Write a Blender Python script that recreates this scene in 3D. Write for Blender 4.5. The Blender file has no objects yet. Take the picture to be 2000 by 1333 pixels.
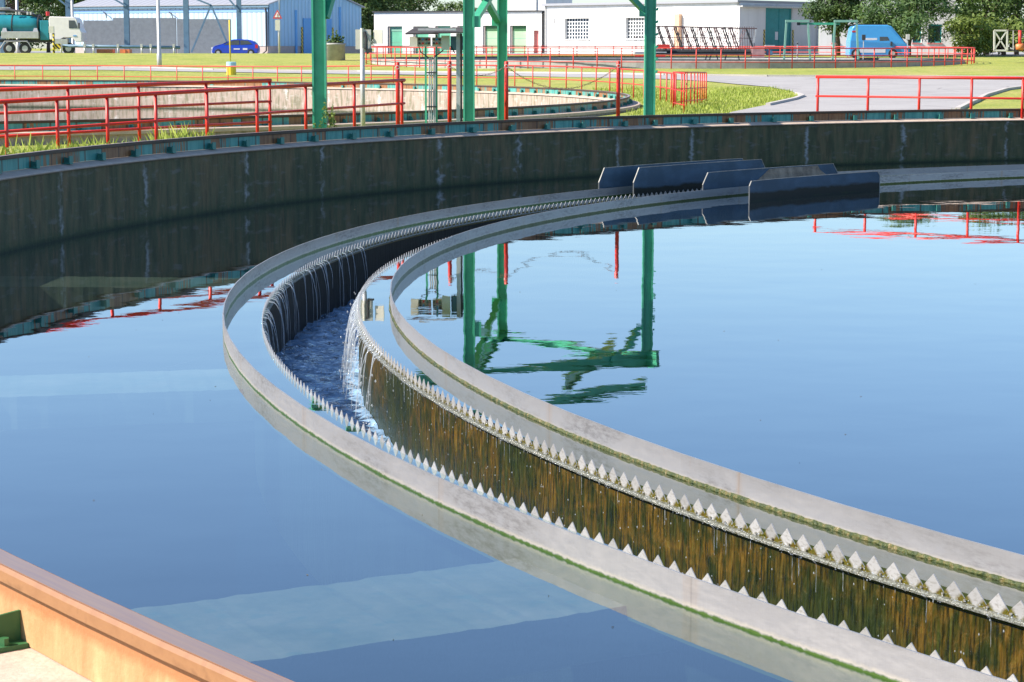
import bpy, math, random
from mathutils import Vector, Matrix, geometry, noise
random.seed(7)
R_ = math.radians
S = bpy.context.scene
COL = S.collection

# ------------------------------------------------------------------ camera
FPX, PIT, ROL, CXP, CYP, EYE = 4117.3, R_(7.902), R_(.089), 1002.0, 666.7, 3.0
cam = bpy.data.cameras.new('Camera'); camo = bpy.data.objects.new('Camera', cam); COL.objects.link(camo)
cam.sensor_width = 36; cam.lens = FPX / 2000 * 36; cam.clip_start = .1; cam.clip_end = 3000
cam.shift_x = -(CXP - 1000) / 2000; cam.shift_y = (CYP - 666.5) / 2000
cp, sp, cr, sr = math.cos(PIT), math.sin(PIT), math.cos(ROL), math.sin(ROL)
rt = Vector((cr, sr*sp, sr*cp)); up = Vector((-sr, cr*sp, cr*cp)); bk = -Vector((0, cp, -sp))
camo.matrix_world = Matrix(((rt.x, up.x, bk.x, 0), (rt.y, up.y, bk.y, 0), (rt.z, up.z, bk.z, EYE), (0, 0, 0, 1)))
S.camera = camo

# ------------------------------------------------------------------ sky, sun, exposure
SUN_AZ, SUN_EL = R_(-104), R_(40)          # azimuth clockwise from +Y: from the left, slightly behind the camera
world = bpy.data.worlds.new('World'); S.world = world; world.use_nodes = True
wn = world.node_tree.nodes; wl = world.node_tree.links
for n in list(wn): wn.remove(n)
sky = wn.new('ShaderNodeTexSky'); sky.sky_type = 'NISHITA'; sky.sun_disc = False
sky.sun_elevation = SUN_EL; sky.sun_rotation = SUN_AZ
sky.air_density = 1.0; sky.dust_density = 0.5; sky.ozone_density = 5.5; sky.altitude = 200
bg = wn.new('ShaderNodeBackground'); bg.inputs[1].default_value = .11
wo = wn.new('ShaderNodeOutputWorld'); wl.new(sky.outputs[0], bg.inputs[0]); wl.new(bg.outputs[0], wo.inputs[0])
sl = bpy.data.lights.new('Sun', 'SUN'); sl.energy = 5.0; sl.angle = R_(.5); sl.color = (1, .91, .80)
so = bpy.data.objects.new('Sun', sl); COL.objects.link(so)
sd = Vector((math.sin(SUN_AZ)*math.cos(SUN_EL), math.cos(SUN_AZ)*math.cos(SUN_EL), math.sin(SUN_EL)))
so.rotation_euler = sd.to_track_quat('Z', 'Y').to_euler()
S.view_settings.view_transform = 'Standard'; S.view_settings.look = 'None'; S.view_settings.gamma = 1
S.view_settings.exposure = .95
S.cycles.max_bounces = 8; S.cycles.transparent_max_bounces = 12
S.cycles.caustics_reflective = False; S.cycles.caustics_refractive = False

# ------------------------------------------------------------------ helpers
def ray(u, v):
    a = (u - CXP) / FPX; b = -(v - CYP) / FPX
    a, b = a*cr - b*sr, a*sr + b*cr
    return Vector((a, cp + b*sp, -sp + b*cp))
def at(u, v, Y):                       # photograph pixel -> point at distance Y
    d = ray(u, v); return Vector((0, 0, EYE)) + d*(Y/d.y)
def atz(u, v, z):
    d = ray(u, v); return Vector((0, 0, EYE)) + d*((z-EYE)/d.z)
def ss(a, b, x):
    t = min(1, max(0, (x-a)/(b-a))); return t*t*(3-2*t)
def pw(k, x):
    if x <= k[0][0]: return k[0][1]
    for (a, p), (b, q) in zip(k, k[1:]):
        if x <= b: return p + (q-p)*(x-a)/(b-a)
    return k[-1][1]
def hgt(x, y):
    L = pw([(60, .86), (112, 1.0), (180, 2.6), (186, 2.42), (400, 2.5)], y)
    Rr = pw([(30, .95), (80, 1.05), (133, 1.77), (167, 2.31), (185, 2.5), (400, 2.6)], y)
    return L + (Rr-L)*ss(-14, 8, x)
def atg(u, v):                         # photograph pixel -> point on the ground
    d = ray(u, v); lo, hi = 25, 240
    o = Vector((0, 0, EYE))
    for i in range(400):
        y = lo + (hi-lo)*i/400; q = o + d*(y/d.y)
        if q.z < hgt(q.x, q.y): break
    q.z = hgt(q.x, q.y); return q

class MB:
    def __init__(s): s.v = []; s.f = []; s.uv = []; s.mi = []; s.cur = 0
    def add(s, vs, fs, uvs=None):
        o = len(s.v); s.v += [Vector(p) for p in vs]
        for i, f in enumerate(fs):
            s.f.append([o+k for k in f]); s.uv.append(uvs[i] if uvs else None); s.mi.append(s.cur)
        return s
    def box(s, c, d, rz=0, rx=0, ry=0, taper=1):
        hx, hy, hz = d[0]/2, d[1]/2, d[2]/2
        M = Matrix.Rotation(rz, 3, 'Z') @ Matrix.Rotation(ry, 3, 'Y') @ Matrix.Rotation(rx, 3, 'X')
        vs = [(-hx,-hy,-hz),(hx,-hy,-hz),(hx,hy,-hz),(-hx,hy,-hz),(-hx*taper,-hy*taper,hz),(hx*taper,-hy*taper,hz),(hx*taper,hy*taper,hz),(-hx*taper,hy*taper,hz)]
        return s.add([M @ Vector(v) + Vector(c) for v in vs], [(0,3,2,1),(4,5,6,7),(0,1,5,4),(1,2,6,5),(2,3,7,6),(3,0,4,7)])
    def obox(s, o, ax, ay, az):        # box from a corner and three edge vectors
        o, ax, ay, az = map(Vector, (o, ax, ay, az))
        if ax.cross(ay).dot(az) < 0: o = o+ax; ax = -ax
        vs = [o, o+ax, o+ax+ay, o+ay]; vs += [p+az for p in vs]
        return s.add(vs, [(0,3,2,1),(4,5,6,7),(0,1,5,4),(1,2,6,5),(2,3,7,6),(3,0,4,7)])
    def bar(s, a, b, w, h):            # rectangular bar between two points
        a, b = Vector(a), Vector(b); d = (b-a).normalized()
        x = d.cross(Vector((0,0,1)))
        x = x.normalized() if x.length > 1e-4 else Vector((1,0,0))
        y = x.cross(d)
        return s.obox(a - x*w/2 - y*h/2, b-a, x*w, y*h)
    def tube(s, pts, r, n=8, cap=True):
        pts = [Vector(p) for p in pts]; rr = r if isinstance(r, (list, tuple)) else [r]*len(pts)
        o = len(s.v); px = None
        for i, p in enumerate(pts):
            d = (pts[min(i+1, len(pts)-1)] - pts[max(i-1, 0)]).normalized()
            x = px - d*px.dot(d) if px is not None else d.orthogonal()
            x.normalize(); px = x; y = d.cross(x)
            for k in range(n):
                t = 2*math.pi*k/n; s.v.append(p + (x*math.cos(t) + y*math.sin(t))*rr[i])
        for i in range(len(pts)-1):
            for k in range(n):
                a = o+i*n+k; b = o+i*n+(k+1) % n
                s.f.append([a, b, b+n, a+n]); s.uv.append(None); s.mi.append(s.cur)
        if cap:
            s.f.append([o+k for k in range(n)][::-1]); s.uv.append(None); s.mi.append(s.cur)
            s.f.append([o+(len(pts)-1)*n+k for k in range(n)]); s.uv.append(None); s.mi.append(s.cur)
        return s
    def sweep(s, prof, r0, a0, a1, step, cx, cy, closed=True):
        """revolve a closed (dr, z) profile round (cx, cy); uv = arc length, height"""
        n = max(1, round(abs(a1-a0)/step)); m = len(prof); full = abs(abs(a1-a0)-360) < 1e-6
        o = len(s.v); N = n if full else n+1
        for i in range(N):
            t = R_(a0+(a1-a0)*i/n)
            for dr, z in prof: s.v.append(Vector((cx+(r0+dr)*math.cos(t), cy+(r0+dr)*math.sin(t), z)))
        mm = m if closed else m-1
        for i in range(n):
            j = (i+1) % N if full else i+1
            ua, ub = R_(a0+(a1-a0)*i/n)*r0, R_(a0+(a1-a0)*(i+1)/n)*r0
            for k in range(mm):
                l = (k+1) % m
                s.f.append([o+i*m+k, o+j*m+k, o+j*m+l, o+i*m+l])
                s.uv.append([(ua, prof[k][1]+prof[k][0]), (ub, prof[k][1]+prof[k][0]), (ub, prof[l][1]+prof[l][0]), (ua, prof[l][1]+prof[l][0])]); s.mi.append(s.cur)
        if closed and not full:
            s.f.append([o+k for k in range(m)][::-1]); s.uv.append(None); s.mi.append(s.cur)
            s.f.append([o+n*m+k for k in range(m)]); s.uv.append(None); s.mi.append(s.cur)
        return s
    def build(s, name, mat, parent=None, smooth=False, loc=None):
        off = Vector((0,0,0))
        if parent is not None:
            p = parent
            while p is not None: off += Vector(p.location); p = p.parent
        elif loc is not None: off = Vector(loc)
        me = bpy.data.meshes.new(name); me.from_pydata([v-off for v in s.v], [], s.f)
        if any(u for u in s.uv):
            ul = me.uv_layers.new(name='UVMap'); i = 0
            for f, u in zip(s.f, s.uv):
                for k in range(len(f)):
                    if u: ul.data[i].uv = u[k]
                    i += 1
        mats = mat if isinstance(mat, (list, tuple)) else [mat]
        for m in mats: me.materials.append(m)
        if len(mats) > 1: me.polygons.foreach_set('material_index', s.mi)
        if smooth: me.polygons.foreach_set('use_smooth', [True]*len(me.polygons))
        me.validate(); me.update()
        ob = bpy.data.objects.new(name, me); COL.objects.link(ob)
        if parent is not None: ob.parent = parent
        elif loc is not None: ob.location = loc
        return ob

def tag(o, label=None, cat=None, group=None, kind=None):
    if label: o['label'] = label
    if cat: o['category'] = cat
    if group: o['group'] = group
    if kind: o['kind'] = kind
    return o
def thing(name, loc, label, cat, group=None, rz=0):
    o = bpy.data.objects.new(name, None); COL.objects.link(o); o.location = loc; o.rotation_euler = (0, 0, rz)
    o.empty_display_size = .2
    return tag(o, label, cat, group)
def copy_tree(o, parent=None):
    c = o.copy(); COL.objects.link(c); c.parent = parent
    for ch in list(o.children): copy_tree(ch, c)
    return c

# ------------------------------------------------------------------ materials
def mat(name, col, rough=.6, metal=0, spec=.5, noise_amt=0, nscale=3, col2=None, bump=0, bscale=20, coords='Object', mscale=(1,1,1), lo=.35, hi=.65):
    m = bpy.data.materials.new(name); m.use_nodes = True; nt = m.node_tree; N = nt.nodes; L = nt.links
    b = N['Principled BSDF']; b.inputs['Roughness'].default_value = rough; b.inputs['Metallic'].default_value = metal
    b.inputs['Specular IOR Level'].default_value = spec
    b.inputs['Base Color'].default_value = (*col, 1)
    tc = N.new('ShaderNodeTexCoord'); mp = N.new('ShaderNodeMapping'); mp.inputs['Scale'].default_value = mscale
    L.new(tc.outputs[coords], mp.inputs[0])
    if col2 is None: col2 = tuple(min(1, c*(1-noise_amt)) for c in col)
    if noise_amt or col2 != col:
        n = N.new('ShaderNodeTexNoise'); n.inputs['Scale'].default_value = nscale; n.inputs['Detail'].default_value = 6; n.inputs['Roughness'].default_value = .6
        L.new(mp.outputs[0], n.inputs['Vector'])
        r = N.new('ShaderNodeValToRGB'); r.color_ramp.elements[0].position = lo; r.color_ramp.elements[1].position = hi
        r.color_ramp.elements[0].color = (*col, 1); r.color_ramp.elements[1].color = (*col2, 1)
        L.new(n.outputs[0], r.inputs[0]); L.new(r.outputs[0], b.inputs['Base Color'])
    if bump:
        n2 = N.new('ShaderNodeTexNoise'); n2.inputs['Scale'].default_value = bscale; n2.inputs['Detail'].default_value = 4
        L.new(mp.outputs[0], n2.inputs['Vector'])
        bp = N.new('ShaderNodeBump'); bp.inputs['Strength'].default_value = bump; bp.inputs['Distance'].default_value = .02
        L.new(n2.outputs[0], bp.inputs['Height']); L.new(bp.outputs[0], b.inputs['Normal'])
    return m
class G:
    """tiny node-graph writer"""
    def __init__(s, name):
        s.m = bpy.data.materials.new(name); s.m.use_nodes = True; s.N = s.m.node_tree.nodes; s.L = s.m.node_tree.links
        s.b = s.N['Principled BSDF']; s.tc = s.N.new('ShaderNodeTexCoord')
    def n(s, t, **k):
        x = s.N.new(t)
        for a, v in k.items(): setattr(x, a, v)
        return x
    def put(s, sock, val):
        if hasattr(val, 'links'): s.L.new(val, sock)
        else:
            if isinstance(val, tuple) and len(val) == 3 and sock.type == 'RGBA': val = (*val, 1)
            sock.default_value = val
    def vec(s, kind='UV', scale=(1,1,1), loc=(0,0,0)):
        mp = s.n('ShaderNodeMapping'); mp.inputs['Scale'].default_value = scale; mp.inputs['Location'].default_value = loc
        s.L.new(s.tc.outputs[kind], mp.inputs[0]); return mp.outputs[0]
    def noise(s, vec, scale, detail=4, rough=.55, dist=0):
        x = s.n('ShaderNodeTexNoise'); s.L.new(vec, x.inputs['Vector']); x.inputs['Scale'].default_value = scale
        x.inputs['Detail'].default_value = detail; x.inputs['Roughness'].default_value = rough; x.inputs['Distortion'].default_value = dist
        return x.outputs[0]
    def ramp(s, fac, stops, interp='LINEAR'):
        x = s.n('ShaderNodeValToRGB'); cr_ = x.color_ramp; cr_.interpolation = interp
        while len(cr_.elements) < len(stops): cr_.elements.new(.5)
        for e, (p, c) in zip(cr_.elements, stops):
            e.position = p; e.color = (*c, 1) if isinstance(c, tuple) else (c, c, c, 1)
        s.put(x.inputs[0], fac); return x.outputs[0]
    def mix(s, f, a, b, mode='MIX'):
        x = s.n('ShaderNodeMix', data_type='RGBA', blend_type=mode)
        s.put(x.inputs[0], f); s.put(x.inputs[6], a); s.put(x.inputs[7], b); return x.outputs[2]
    def math(s, op, a, b=0.0, clamp=False):
        x = s.n('ShaderNodeMath', operation=op); x.use_clamp = clamp; s.put(x.inputs[0], a); s.put(x.inputs[1], b); return x.outputs[0]
    def sep(s, vec):
        x = s.n('ShaderNodeSeparateXYZ'); s.L.new(vec, x.inputs[0]); return x.outputs
    def mapr(s, v, a, b, c=0.0, d=1.0):
        x = s.n('ShaderNodeMapRange'); s.put(x.inputs[0], v)
        for i, q in enumerate((a, b, c, d)): x.inputs[i+1].default_value = q
        return x.outputs[0]
    def bump(s, h, st=.3, dist=.02):
        x = s.n('ShaderNodeBump'); x.inputs['Strength'].default_value = st; x.inputs['Distance'].default_value = dist
        s.L.new(h, x.inputs['Height']); s.L.new(x.outputs[0], s.b.inputs['Normal']); return x.outputs[0]
    def set(s, **k):
        for a, v in k.items(): s.put(s.b.inputs[a.replace('_', ' ')], v)
        return s.m

# --- tank wall: dark damp concrete, vertical runs, lime stains, moss at the waterline
def tank_wall_mat(name, dark=1.0, tan=False):
    g = G(name); uv = g.vec('UV')
    n1 = g.noise(g.vec('UV', (1.5, .3, 1)), 2.2, 8, .65)
    base = g.ramp(n1, [(.3, (.055*dark, .075*dark, .03*dark)), (.48, (.13*dark, .135*dark, .06*dark)), (.64, (.23*dark, .165*dark, .075*dark))])
    if tan: base = g.ramp(n1, [(.3, (.36, .28, .22)), (.5, (.46, .37, .30)), (.7, (.40, .29, .21))])
    n2 = g.noise(g.vec('UV', (3.2, .6, 1)), 2.0, 7)
    base = g.mix(g.ramp(n2, [(.46, 0.0), (.62, .6)]), base, (.04*dark, .05*dark, .018*dark))
    n3 = g.noise(g.vec('UV', (.8, 2.5, 1)), 3.0, 6)
    base = g.mix(g.ramp(n3, [(.56, 0.0), (.70, .5)]), base, (.26*dark, .25*dark, .22*dark))
    # lime runs about every 3.3 m
    s0 = g.sep(uv)
    fr = g.math('FRACT', g.math('MULTIPLY', g.math('ADD', s0[0], g.math('MULTIPLY', g.noise(g.vec('UV', (.22, .001, 1)), 1.0, 2), 5.0)), .303))
    wob = g.noise(g.vec('UV', (.6, 3, 1)), 3.0, 5)
    d = g.math('ABSOLUTE', g.math('SUBTRACT', fr, g.math('ADD', .44, g.math('MULTIPLY', wob, .12))))
    line = g.ramp(d, [(.0, 1.0), (.034, .0)])
    brk = g.ramp(g.noise(g.vec('UV', (1.3, .9, 1)), 2.6, 4), [(.45, 0.0), (.58, 1.0)])
    base = g.mix(g.math('MULTIPLY', g.math('MULTIPLY', line, brk), .35 if tan else 1.0), base, (.5*dark, .5*dark, .48*dark))
    yl = g.ramp(g.noise(g.vec('UV', (3, .1, 1), (7, 0, 0)), 2.0, 3), [(.64, 0.0), (.72, .5)])
    base = g.mix(yl, base, (.16*dark, .15*dark, .02*dark))
    # moss just above the water
    z = g.math('ADD', s0[1], g.math('MULTIPLY', g.noise(g.vec('UV', (3, 3, 1)), 3, 4), -.10))
    moss = g.ramp(g.mapr(z, -.05, .12), [(.0, 1.0), (1, .0)])
    base = g.mix(g.math('MULTIPLY', moss, .85), base, (.03, .06, .012))
    blk = g.ramp(g.mapr(z, -.08, .03), [(.0, 1.0), (1, .0)])
    base = g.mix(blk, base, (.008, .014, .006))
    g.bump(g.noise(g.vec('UV', (3, 3, 1)), 8, 6), .35, .02)
    return g.set(Base_Color=base, Roughness=.75)
M_wall = tank_wall_mat('tank wall concrete', .75)
M_wall2 = tank_wall_mat('pale tank wall concrete', 2.3, True)

def conc(name, c, c2, sc=2.5, b=.3):
    g = G(name); o = g.vec('Object')
    n = g.noise(o, sc, 8, .65); n2 = g.noise(o, sc*14, 4)
    base = g.ramp(n, [(.32, c2), (.6, c)])
    base = g.mix(g.ramp(n2, [(.35, .35), (.6, 0.0)]), base, tuple(q*.6 for q in c))
    g.bump(n2, b, .01); return g.set(Base_Color=base, Roughness=.85)
M_coping = conc('coping concrete', (.58, .46, .36), (.44, .34, .26), 4)
M_conc = conc('grey concrete', (.42, .42, .40), (.30, .30, .29))
M_concd = conc('blue grey yard concrete', (.30, .33, .36), (.24, .26, .28))  # blue grey concrete of the yard wall panels

def ring_mat(name, ztop=.18, algae=.012, algcol=(.07, .14, .02), seed=0, c=(.37, .365, .365)):
    """weathered stainless sheet: pale, brushed, dirt clouds, rust runs at joints, algae at the waterline"""
    g = G(name); uv = g.vec('UV'); s0 = g.sep(uv)
    big = g.noise(g.vec('UV', (.55, 2, 1), (seed, 0, 0)), 1.6, 6)
    cloud = g.noise(g.vec('UV', (2.5, 9, 1), (seed, 0, 0)), 3.0, 8, .7)
    f = g.math('MULTIPLY', g.ramp(big, [(.46, 0.0), (.62, 1.0)]), g.ramp(cloud, [(.42, 0.0), (.6, .75)]))
    base = g.mix(f, c, tuple(q*.45 for q in c))
    grain = g.noise(g.vec('UV', (40, 3, 1)), 3, 4)
    base = g.mix(g.ramp(grain, [(.3, .12), (.6, 0.0)]), base, tuple(q*.6 for q in c))
    runs = g.noise(g.vec('UV', (5, .4, 1), (seed+3, 0, 0)), 2.2, 3)
    base = g.mix(g.ramp(runs, [(.66, 0.0), (.78, .5)]), base, (.42, .24, .12))
    jn = g.math('FRACT', g.math('MULTIPLY', s0[0], .331)); jw = g.ramp(g.math('ABSOLUTE', g.math('SUBTRACT', jn, .5)), [(0, .35), (.0016, .35), (.0028, 0.0)])
    base = g.mix(jw, base, tuple(q*.3 for q in c))
    js = g.math('MULTIPLY', g.ramp(g.math('ABSOLUTE', g.math('SUBTRACT', jn, .5)), [(0, .4), (.03, 0.0)]), g.ramp(runs, [(.4, 0.0), (.6, 1.0)]))
    base = g.mix(js, base, (.40, .27, .16))
    # pale tide band above the algae
    z = g.math('ADD', s0[1], g.math('MULTIPLY', g.math('SUBTRACT', g.noise(g.vec('UV', (6, 6, 1)), 4, 5), .5), .03))
    base = g.mix(g.ramp(g.mapr(z, 0, .06), [(.25, .0), (.45, .5), (.8, 0.0)]), base, (.62, .56, .44))
    base = g.mix(g.ramp(g.mapr(z, algae, algae+.012), [(.0, 1.0), (1, .0)]), base, algcol)
    base = g.mix(g.ramp(g.mapr(z, -.32, -.02), [(.0, 1.0), (.9, .5), (1, .0)]), base, (.10, .11, .045))
    g.bump(g.noise(g.vec('UV', (1, 1.5, 1)), 1.8, 3), .12, .03)
    return g.set(Base_Color=base, Roughness=g.mapr(cloud, .3, .7, .34, .55), Metallic=.5)
M_ringA = ring_mat('outer baffle steel', seed=0)
M_ringD = ring_mat('inner baffle steel', algae=.02, algcol=(.06, .08, .012), seed=9)
g = G('flared plate steel'); s0 = g.sep(g.vec('Object'))
n = g.noise(g.vec('Object', (1, 1, 2.5)), 1.4, 7, .65)
base = g.ramp(n, [(.35, (.075, .13, .19)), (.6, (.05, .09, .13))])
zq = g.math('ADD', s0[2], g.math('MULTIPLY', n, .22))
base = g.mix(g.ramp(g.mapr(zq, .25, .31), [(0, 1.0), (1, 0.0)]), base, (.008, .012, .009))
base = g.mix(g.ramp(g.mapr(zq, .08, .12), [(0, .6), (1, 0.0)]), base, (.03, .05, .01))
g.bump(g.noise(g.vec('Object'), 3, 3), .15, .02)
M_plate = g.set(Base_Color=base, Roughness=.6, Specular_IOR_Level=.25)
g = G('notched weir steel'); s0 = g.sep(g.vec('UV'))
zz = g.math('ADD', s0[1], g.math('MULTIPLY', g.math('SUBTRACT', g.noise(g.vec('UV', (1.5, 9, 1)), 5, 4), .5), .03))
dd = g.math('ABSOLUTE', g.math('SUBTRACT', g.math('FRACT', s0[0]), .5))
zz = g.math('SUBTRACT', zz, g.math('MULTIPLY', dd, .16))
alg = g.ramp(g.noise(g.vec('UV', (2.2, 14, 1)), 3, 4), [(.35, (.035, .045, .006)), (.5, (.16, .14, .02)), (.65, (.10, .055, .01))])
tn = g.n('ShaderNodeTexWhiteNoise', noise_dimensions='1D'); g.L.new(g.math('FLOOR', s0[0]), tn.inputs['W'])
met = g.mix(tn.outputs[0], (.40, .40, .39), (.56, .56, .55))
met = g.mix(g.ramp(g.noise(g.vec('UV', (2.5, 30, 1)), 2, 5), [(.5, 0.0), (.68, .6)]), met, (.24, .23, .19))
base = g.mix(g.ramp(g.mapr(g.math('ADD', zz, g.math('MULTIPLY', tn.outputs[0], .012)), -.075, -.045), [(0, 1.0), (1, 0.0)]), met, alg)
M_weir = g.set(Base_Color=base, Roughness=.3, Metallic=.35)

# --- mossy launder wall
g = G('mossy launder wall'); uv = g.vec('UV'); s0 = g.sep(uv)
st = g.noise(g.vec('UV', (5.5, .8, 1)), 2.4, 8, .66, .6)
st2 = g.noise(g.vec('UV', (22, 2.2, 1)), 2.2, 6)
bl = g.noise(g.vec('UV', (3.2, 2.6, 1), (4, 2, 0)), 2.2, 8, .7, .8)
st = g.math('ADD', g.math('MULTIPLY', st, .5), g.math('MULTIPLY', bl, .5))
pat = g.noise(g.vec('UV', (.35, .5, 1)), 1.7, 4)
base = g.ramp(st, [(.30, (.006, .014, .001)), (.42, (.018, .026, .002)), (.48, (.05, .04, .003)), (.555, (.115, .064, .006)), (.66, (.12, .10, .012))])
drk = g.ramp(st, [(.3, (.006, .014, .002)), (.55, (.022, .034, .005)), (.7, (.06, .05, .006))])
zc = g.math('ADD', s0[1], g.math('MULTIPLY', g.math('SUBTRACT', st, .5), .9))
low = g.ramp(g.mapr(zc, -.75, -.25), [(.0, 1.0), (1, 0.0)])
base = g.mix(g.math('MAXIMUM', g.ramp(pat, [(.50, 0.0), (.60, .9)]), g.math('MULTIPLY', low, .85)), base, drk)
base = g.mix(g.ramp(st2, [(.38, .85), (.56, 0.0)]), base, (.006, .009, .003))
drip = g.noise(g.vec('UV', (16, .35, 1), (3, 0, 0)), 2.0, 4)
base = g.mix(g.ramp(drip, [(.6, 0.0), (.7, .6)]), base, (.07, .09, .012))
spk = g.noise(g.vec('UV', (60, 26, 1)), 2.0, 2)
base = g.mix(g.ramp(spk, [(.74, 0.0), (.78, .35)]), base, (.5, .45, .3))
h = g.math('ADD', g.math('MULTIPLY', st, .6), g.noise(g.vec('UV', (14, 3, 1)), 2.5, 4))
g.bump(h, .8, .03)
M_moss = g.set(Base_Color=base, Roughness=g.mapr(st2, .3, .7, .16, .5), Specular_IOR_Level=.45)
M_edge = mat('worn plate edge', (.30, .30, .28), .5, .2, noise_amt=.4)
M_tanpatch = mat('tan patch', (.46, .34, .24), .9, noise_amt=.5, nscale=5, bump=.4)
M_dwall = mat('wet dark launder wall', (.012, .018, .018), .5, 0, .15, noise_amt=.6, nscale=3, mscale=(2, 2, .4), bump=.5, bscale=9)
g = G('wet ledge'); base = g.ramp(g.noise(g.vec('UV', (12, 12, 1)), 3, 5), [(.35, (.06, .055, .02)), (.5, (.20, .21, .18)), (.66, (.05, .045, .01))])
g.bump(g.noise(g.vec('UV', (30, 30, 1)), 3, 5), .8, .02); M_ledge = g.set(Base_Color=base, Roughness=.16)
g = G('algae fringe'); base = g.ramp(g.noise(g.vec('Object'), 22, 6, .7), [(.35, (.02, .035, .006)), (.5, (.06, .08, .012)), (.62, (.17, .13, .04)), (.75, (.5, .45, .3))])
g.bump(g.noise(g.vec('Object'), 60, 4), 1, .02); M_algae = g.set(Base_Color=base, Roughness=.35)

# --- crane rail
g = G('rail head steel'); o = g.vec('UV', (5, 7, 1))
base = g.ramp(g.noise(o, 2, 6), [(.3, (.24, .11, .05)), (.55, (.29, .14, .065)), (.72, (.20, .09, .04))])
M_head = g.set(Base_Color=base, Roughness=.5)
M_headd = mat('shaded rail head', (.085, .05, .025), .6, noise_amt=.5, nscale=2)  # darker copy of the head steel, far side shade put into its colour
g = G('rail running surface'); o = g.vec('UV', (1.2, 30, 1))
base = g.ramp(g.noise(o, 2, 5), [(.35, (.42, .26, .20)), (.6, (.5, .31, .20))])
M_run = g.set(Base_Color=base, Roughness=.28, Metallic=.6)
g = G('rail web paint'); s0 = g.sep(g.vec('UV'))
blk = g.n('ShaderNodeTexWhiteNoise', noise_dimensions='1D')
g.L.new(g.math('FLOOR', g.math('MULTIPLY', g.math('ADD', s0[0], g.math('MULTIPLY', g.noise(g.vec('UV', (.7, .05, 1)), 1.5, 2), 1.6)), 2.1)), blk.inputs['W'])
st = g.noise(g.vec('UV', (7, .5, 1)), 2.4, 5)
m_ = g.math('ADD', g.math('MULTIPLY', blk.outputs[0], .6), g.math('MULTIPLY', st, .8))
teal = g.ramp(st, [(.4, (.05, .26, .23)), (.6, (.10, .36, .31))])
rust = g.ramp(st, [(.4, (.20, .085, .03)), (.6, (.30, .15, .06))])
orange = g.ramp(st, [(.35, (.50, .24, .085)), (.55, (.62, .36, .13)), (.7, (.70, .50, .22))])
far = g.mix(g.ramp(m_, [(.70, 0.0), (.76, 1.0)]), teal, rust)
fr = g.math('FRACT', g.math('MULTIPLY', s0[0], 1.6))
far = g.mix(g.ramp(fr, [(.0, .85), (.06, .85), (.09, .0)]), far, (.07, .035, .018))
M_web = g.set(Base_Color=far, Roughness=.55)
g = G('rusted web paint'); st = g.noise(g.vec('UV', (3.2, 1.0, 1)), 2.4, 7, .65); s0 = g.sep(g.vec('UV'))
base = g.ramp(st, [(.35, (.38, .19, .08)), (.55, (.45, .26, .12)), (.68, (.50, .34, .17))])
up_ = g.math('ADD', s0[1], g.math('MULTIPLY', g.noise(g.vec('UV', (5, 1, 1)), 3, 5), .05))
base = g.mix(g.ramp(g.mapr(up_, 1.30, 1.335), [(0, 0.0), (1, .9)]), base, (.36, .14, .055))
g.bump(g.noise(g.vec('UV', (9, 9, 1)), 5, 5), .3, .01); M_webn = g.set(Base_Color=base, Roughness=.55)
M_clip = mat('teal clip paint', (.035, .20, .17), .5, noise_amt=.5, nscale=9, col2=(.06, .26, .2))
M_clipn = mat('green clip paint', (.03, .13, .045), .5, col2=(.06, .17, .06), nscale=12, noise_amt=.4)

M_red = mat('red rail paint', (.66, .022, .012), .42, nscale=6, col2=(.52, .03, .018), noise_amt=.2)
M_redf = mat('faded red rail paint', (.66, .045, .03), .5, nscale=2, col2=(.58, .05, .035), noise_amt=.2)
M_green = mat('green gantry paint', (.05, .36, .20), .42, nscale=4, col2=(.07, .42, .25), noise_amt=.3, bump=.05)
M_greenl = mat('pale green paint', (.20, .42, .31), .5, nscale=4, col2=(.24, .46, .35), noise_amt=.2)
M_galv = mat('galvanised steel', (.55, .55, .54), .4, .3, nscale=8, noise_amt=.2)
M_bluest = mat('blue grey steel', (.12, .22, .31), .5, nscale=3, noise_amt=.2)
M_white = mat('white render', (.80, .79, .76), .8, nscale=1.2, col2=(.66, .65, .62), noise_amt=.1, bump=.05, mscale=(1, 1, .25), lo=.45, hi=.8)
M_cream = mat('cream casing', (.66, .64, .55), .5, nscale=5, noise_amt=.12)
M_black = mat('black rubber', (.02, .02, .022), .6, noise_amt=.2)
M_dark = mat('dark metal', (.05, .052, .055), .5, noise_amt=.3)
M_roofd = mat('dark felt roof', (.06, .05, .05), .8, noise_amt=.3)
M_gate = mat('pale green door', (.16, .50, .33), .5, noise_amt=.12, nscale=1.5)
M_gatel = mat('lime tinted door', (.42, .62, .38), .5, noise_amt=.12, nscale=1.5)
M_teal = mat('teal door', (.02, .30, .30), .5, noise_amt=.15)
M_glass = mat('window glass', (.05, .07, .09), .08, noise_amt=.3, spec=.8)
M_winw = mat('white glazing bars', (.75, .76, .76), .5)
M_yel = mat('yellow paint', (.75, .55, .03), .5, noise_amt=.1)
M_pink = mat('red door paint', (.62, .20, .18), .6, noise_amt=.1)
M_peach = mat('peach chimney', (.75, .48, .30), .7, noise_amt=.1)
M_orange = mat('orange barrier', (.80, .25, .08), .5, noise_amt=.2)
M_van = mat('blue van paint', (.06, .31, .62), .25, noise_amt=.05, spec=.6)
M_car = mat('dark blue car paint', (.012, .05, .42), .2, noise_amt=.05, spec=.7)
M_tankt = mat('teal tank paint', (.02, .25, .31), .3, nscale=1.2, noise_amt=.25)
M_cab = mat('white cab paint', (.80, .76, .74), .35, noise_amt=.08)
M_alu = mat('aluminium', (.55, .54, .52), .35, .5, noise_amt=.2)
M_tail = mat('red lamp glass', (.5, .02, .03), .3)
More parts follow.
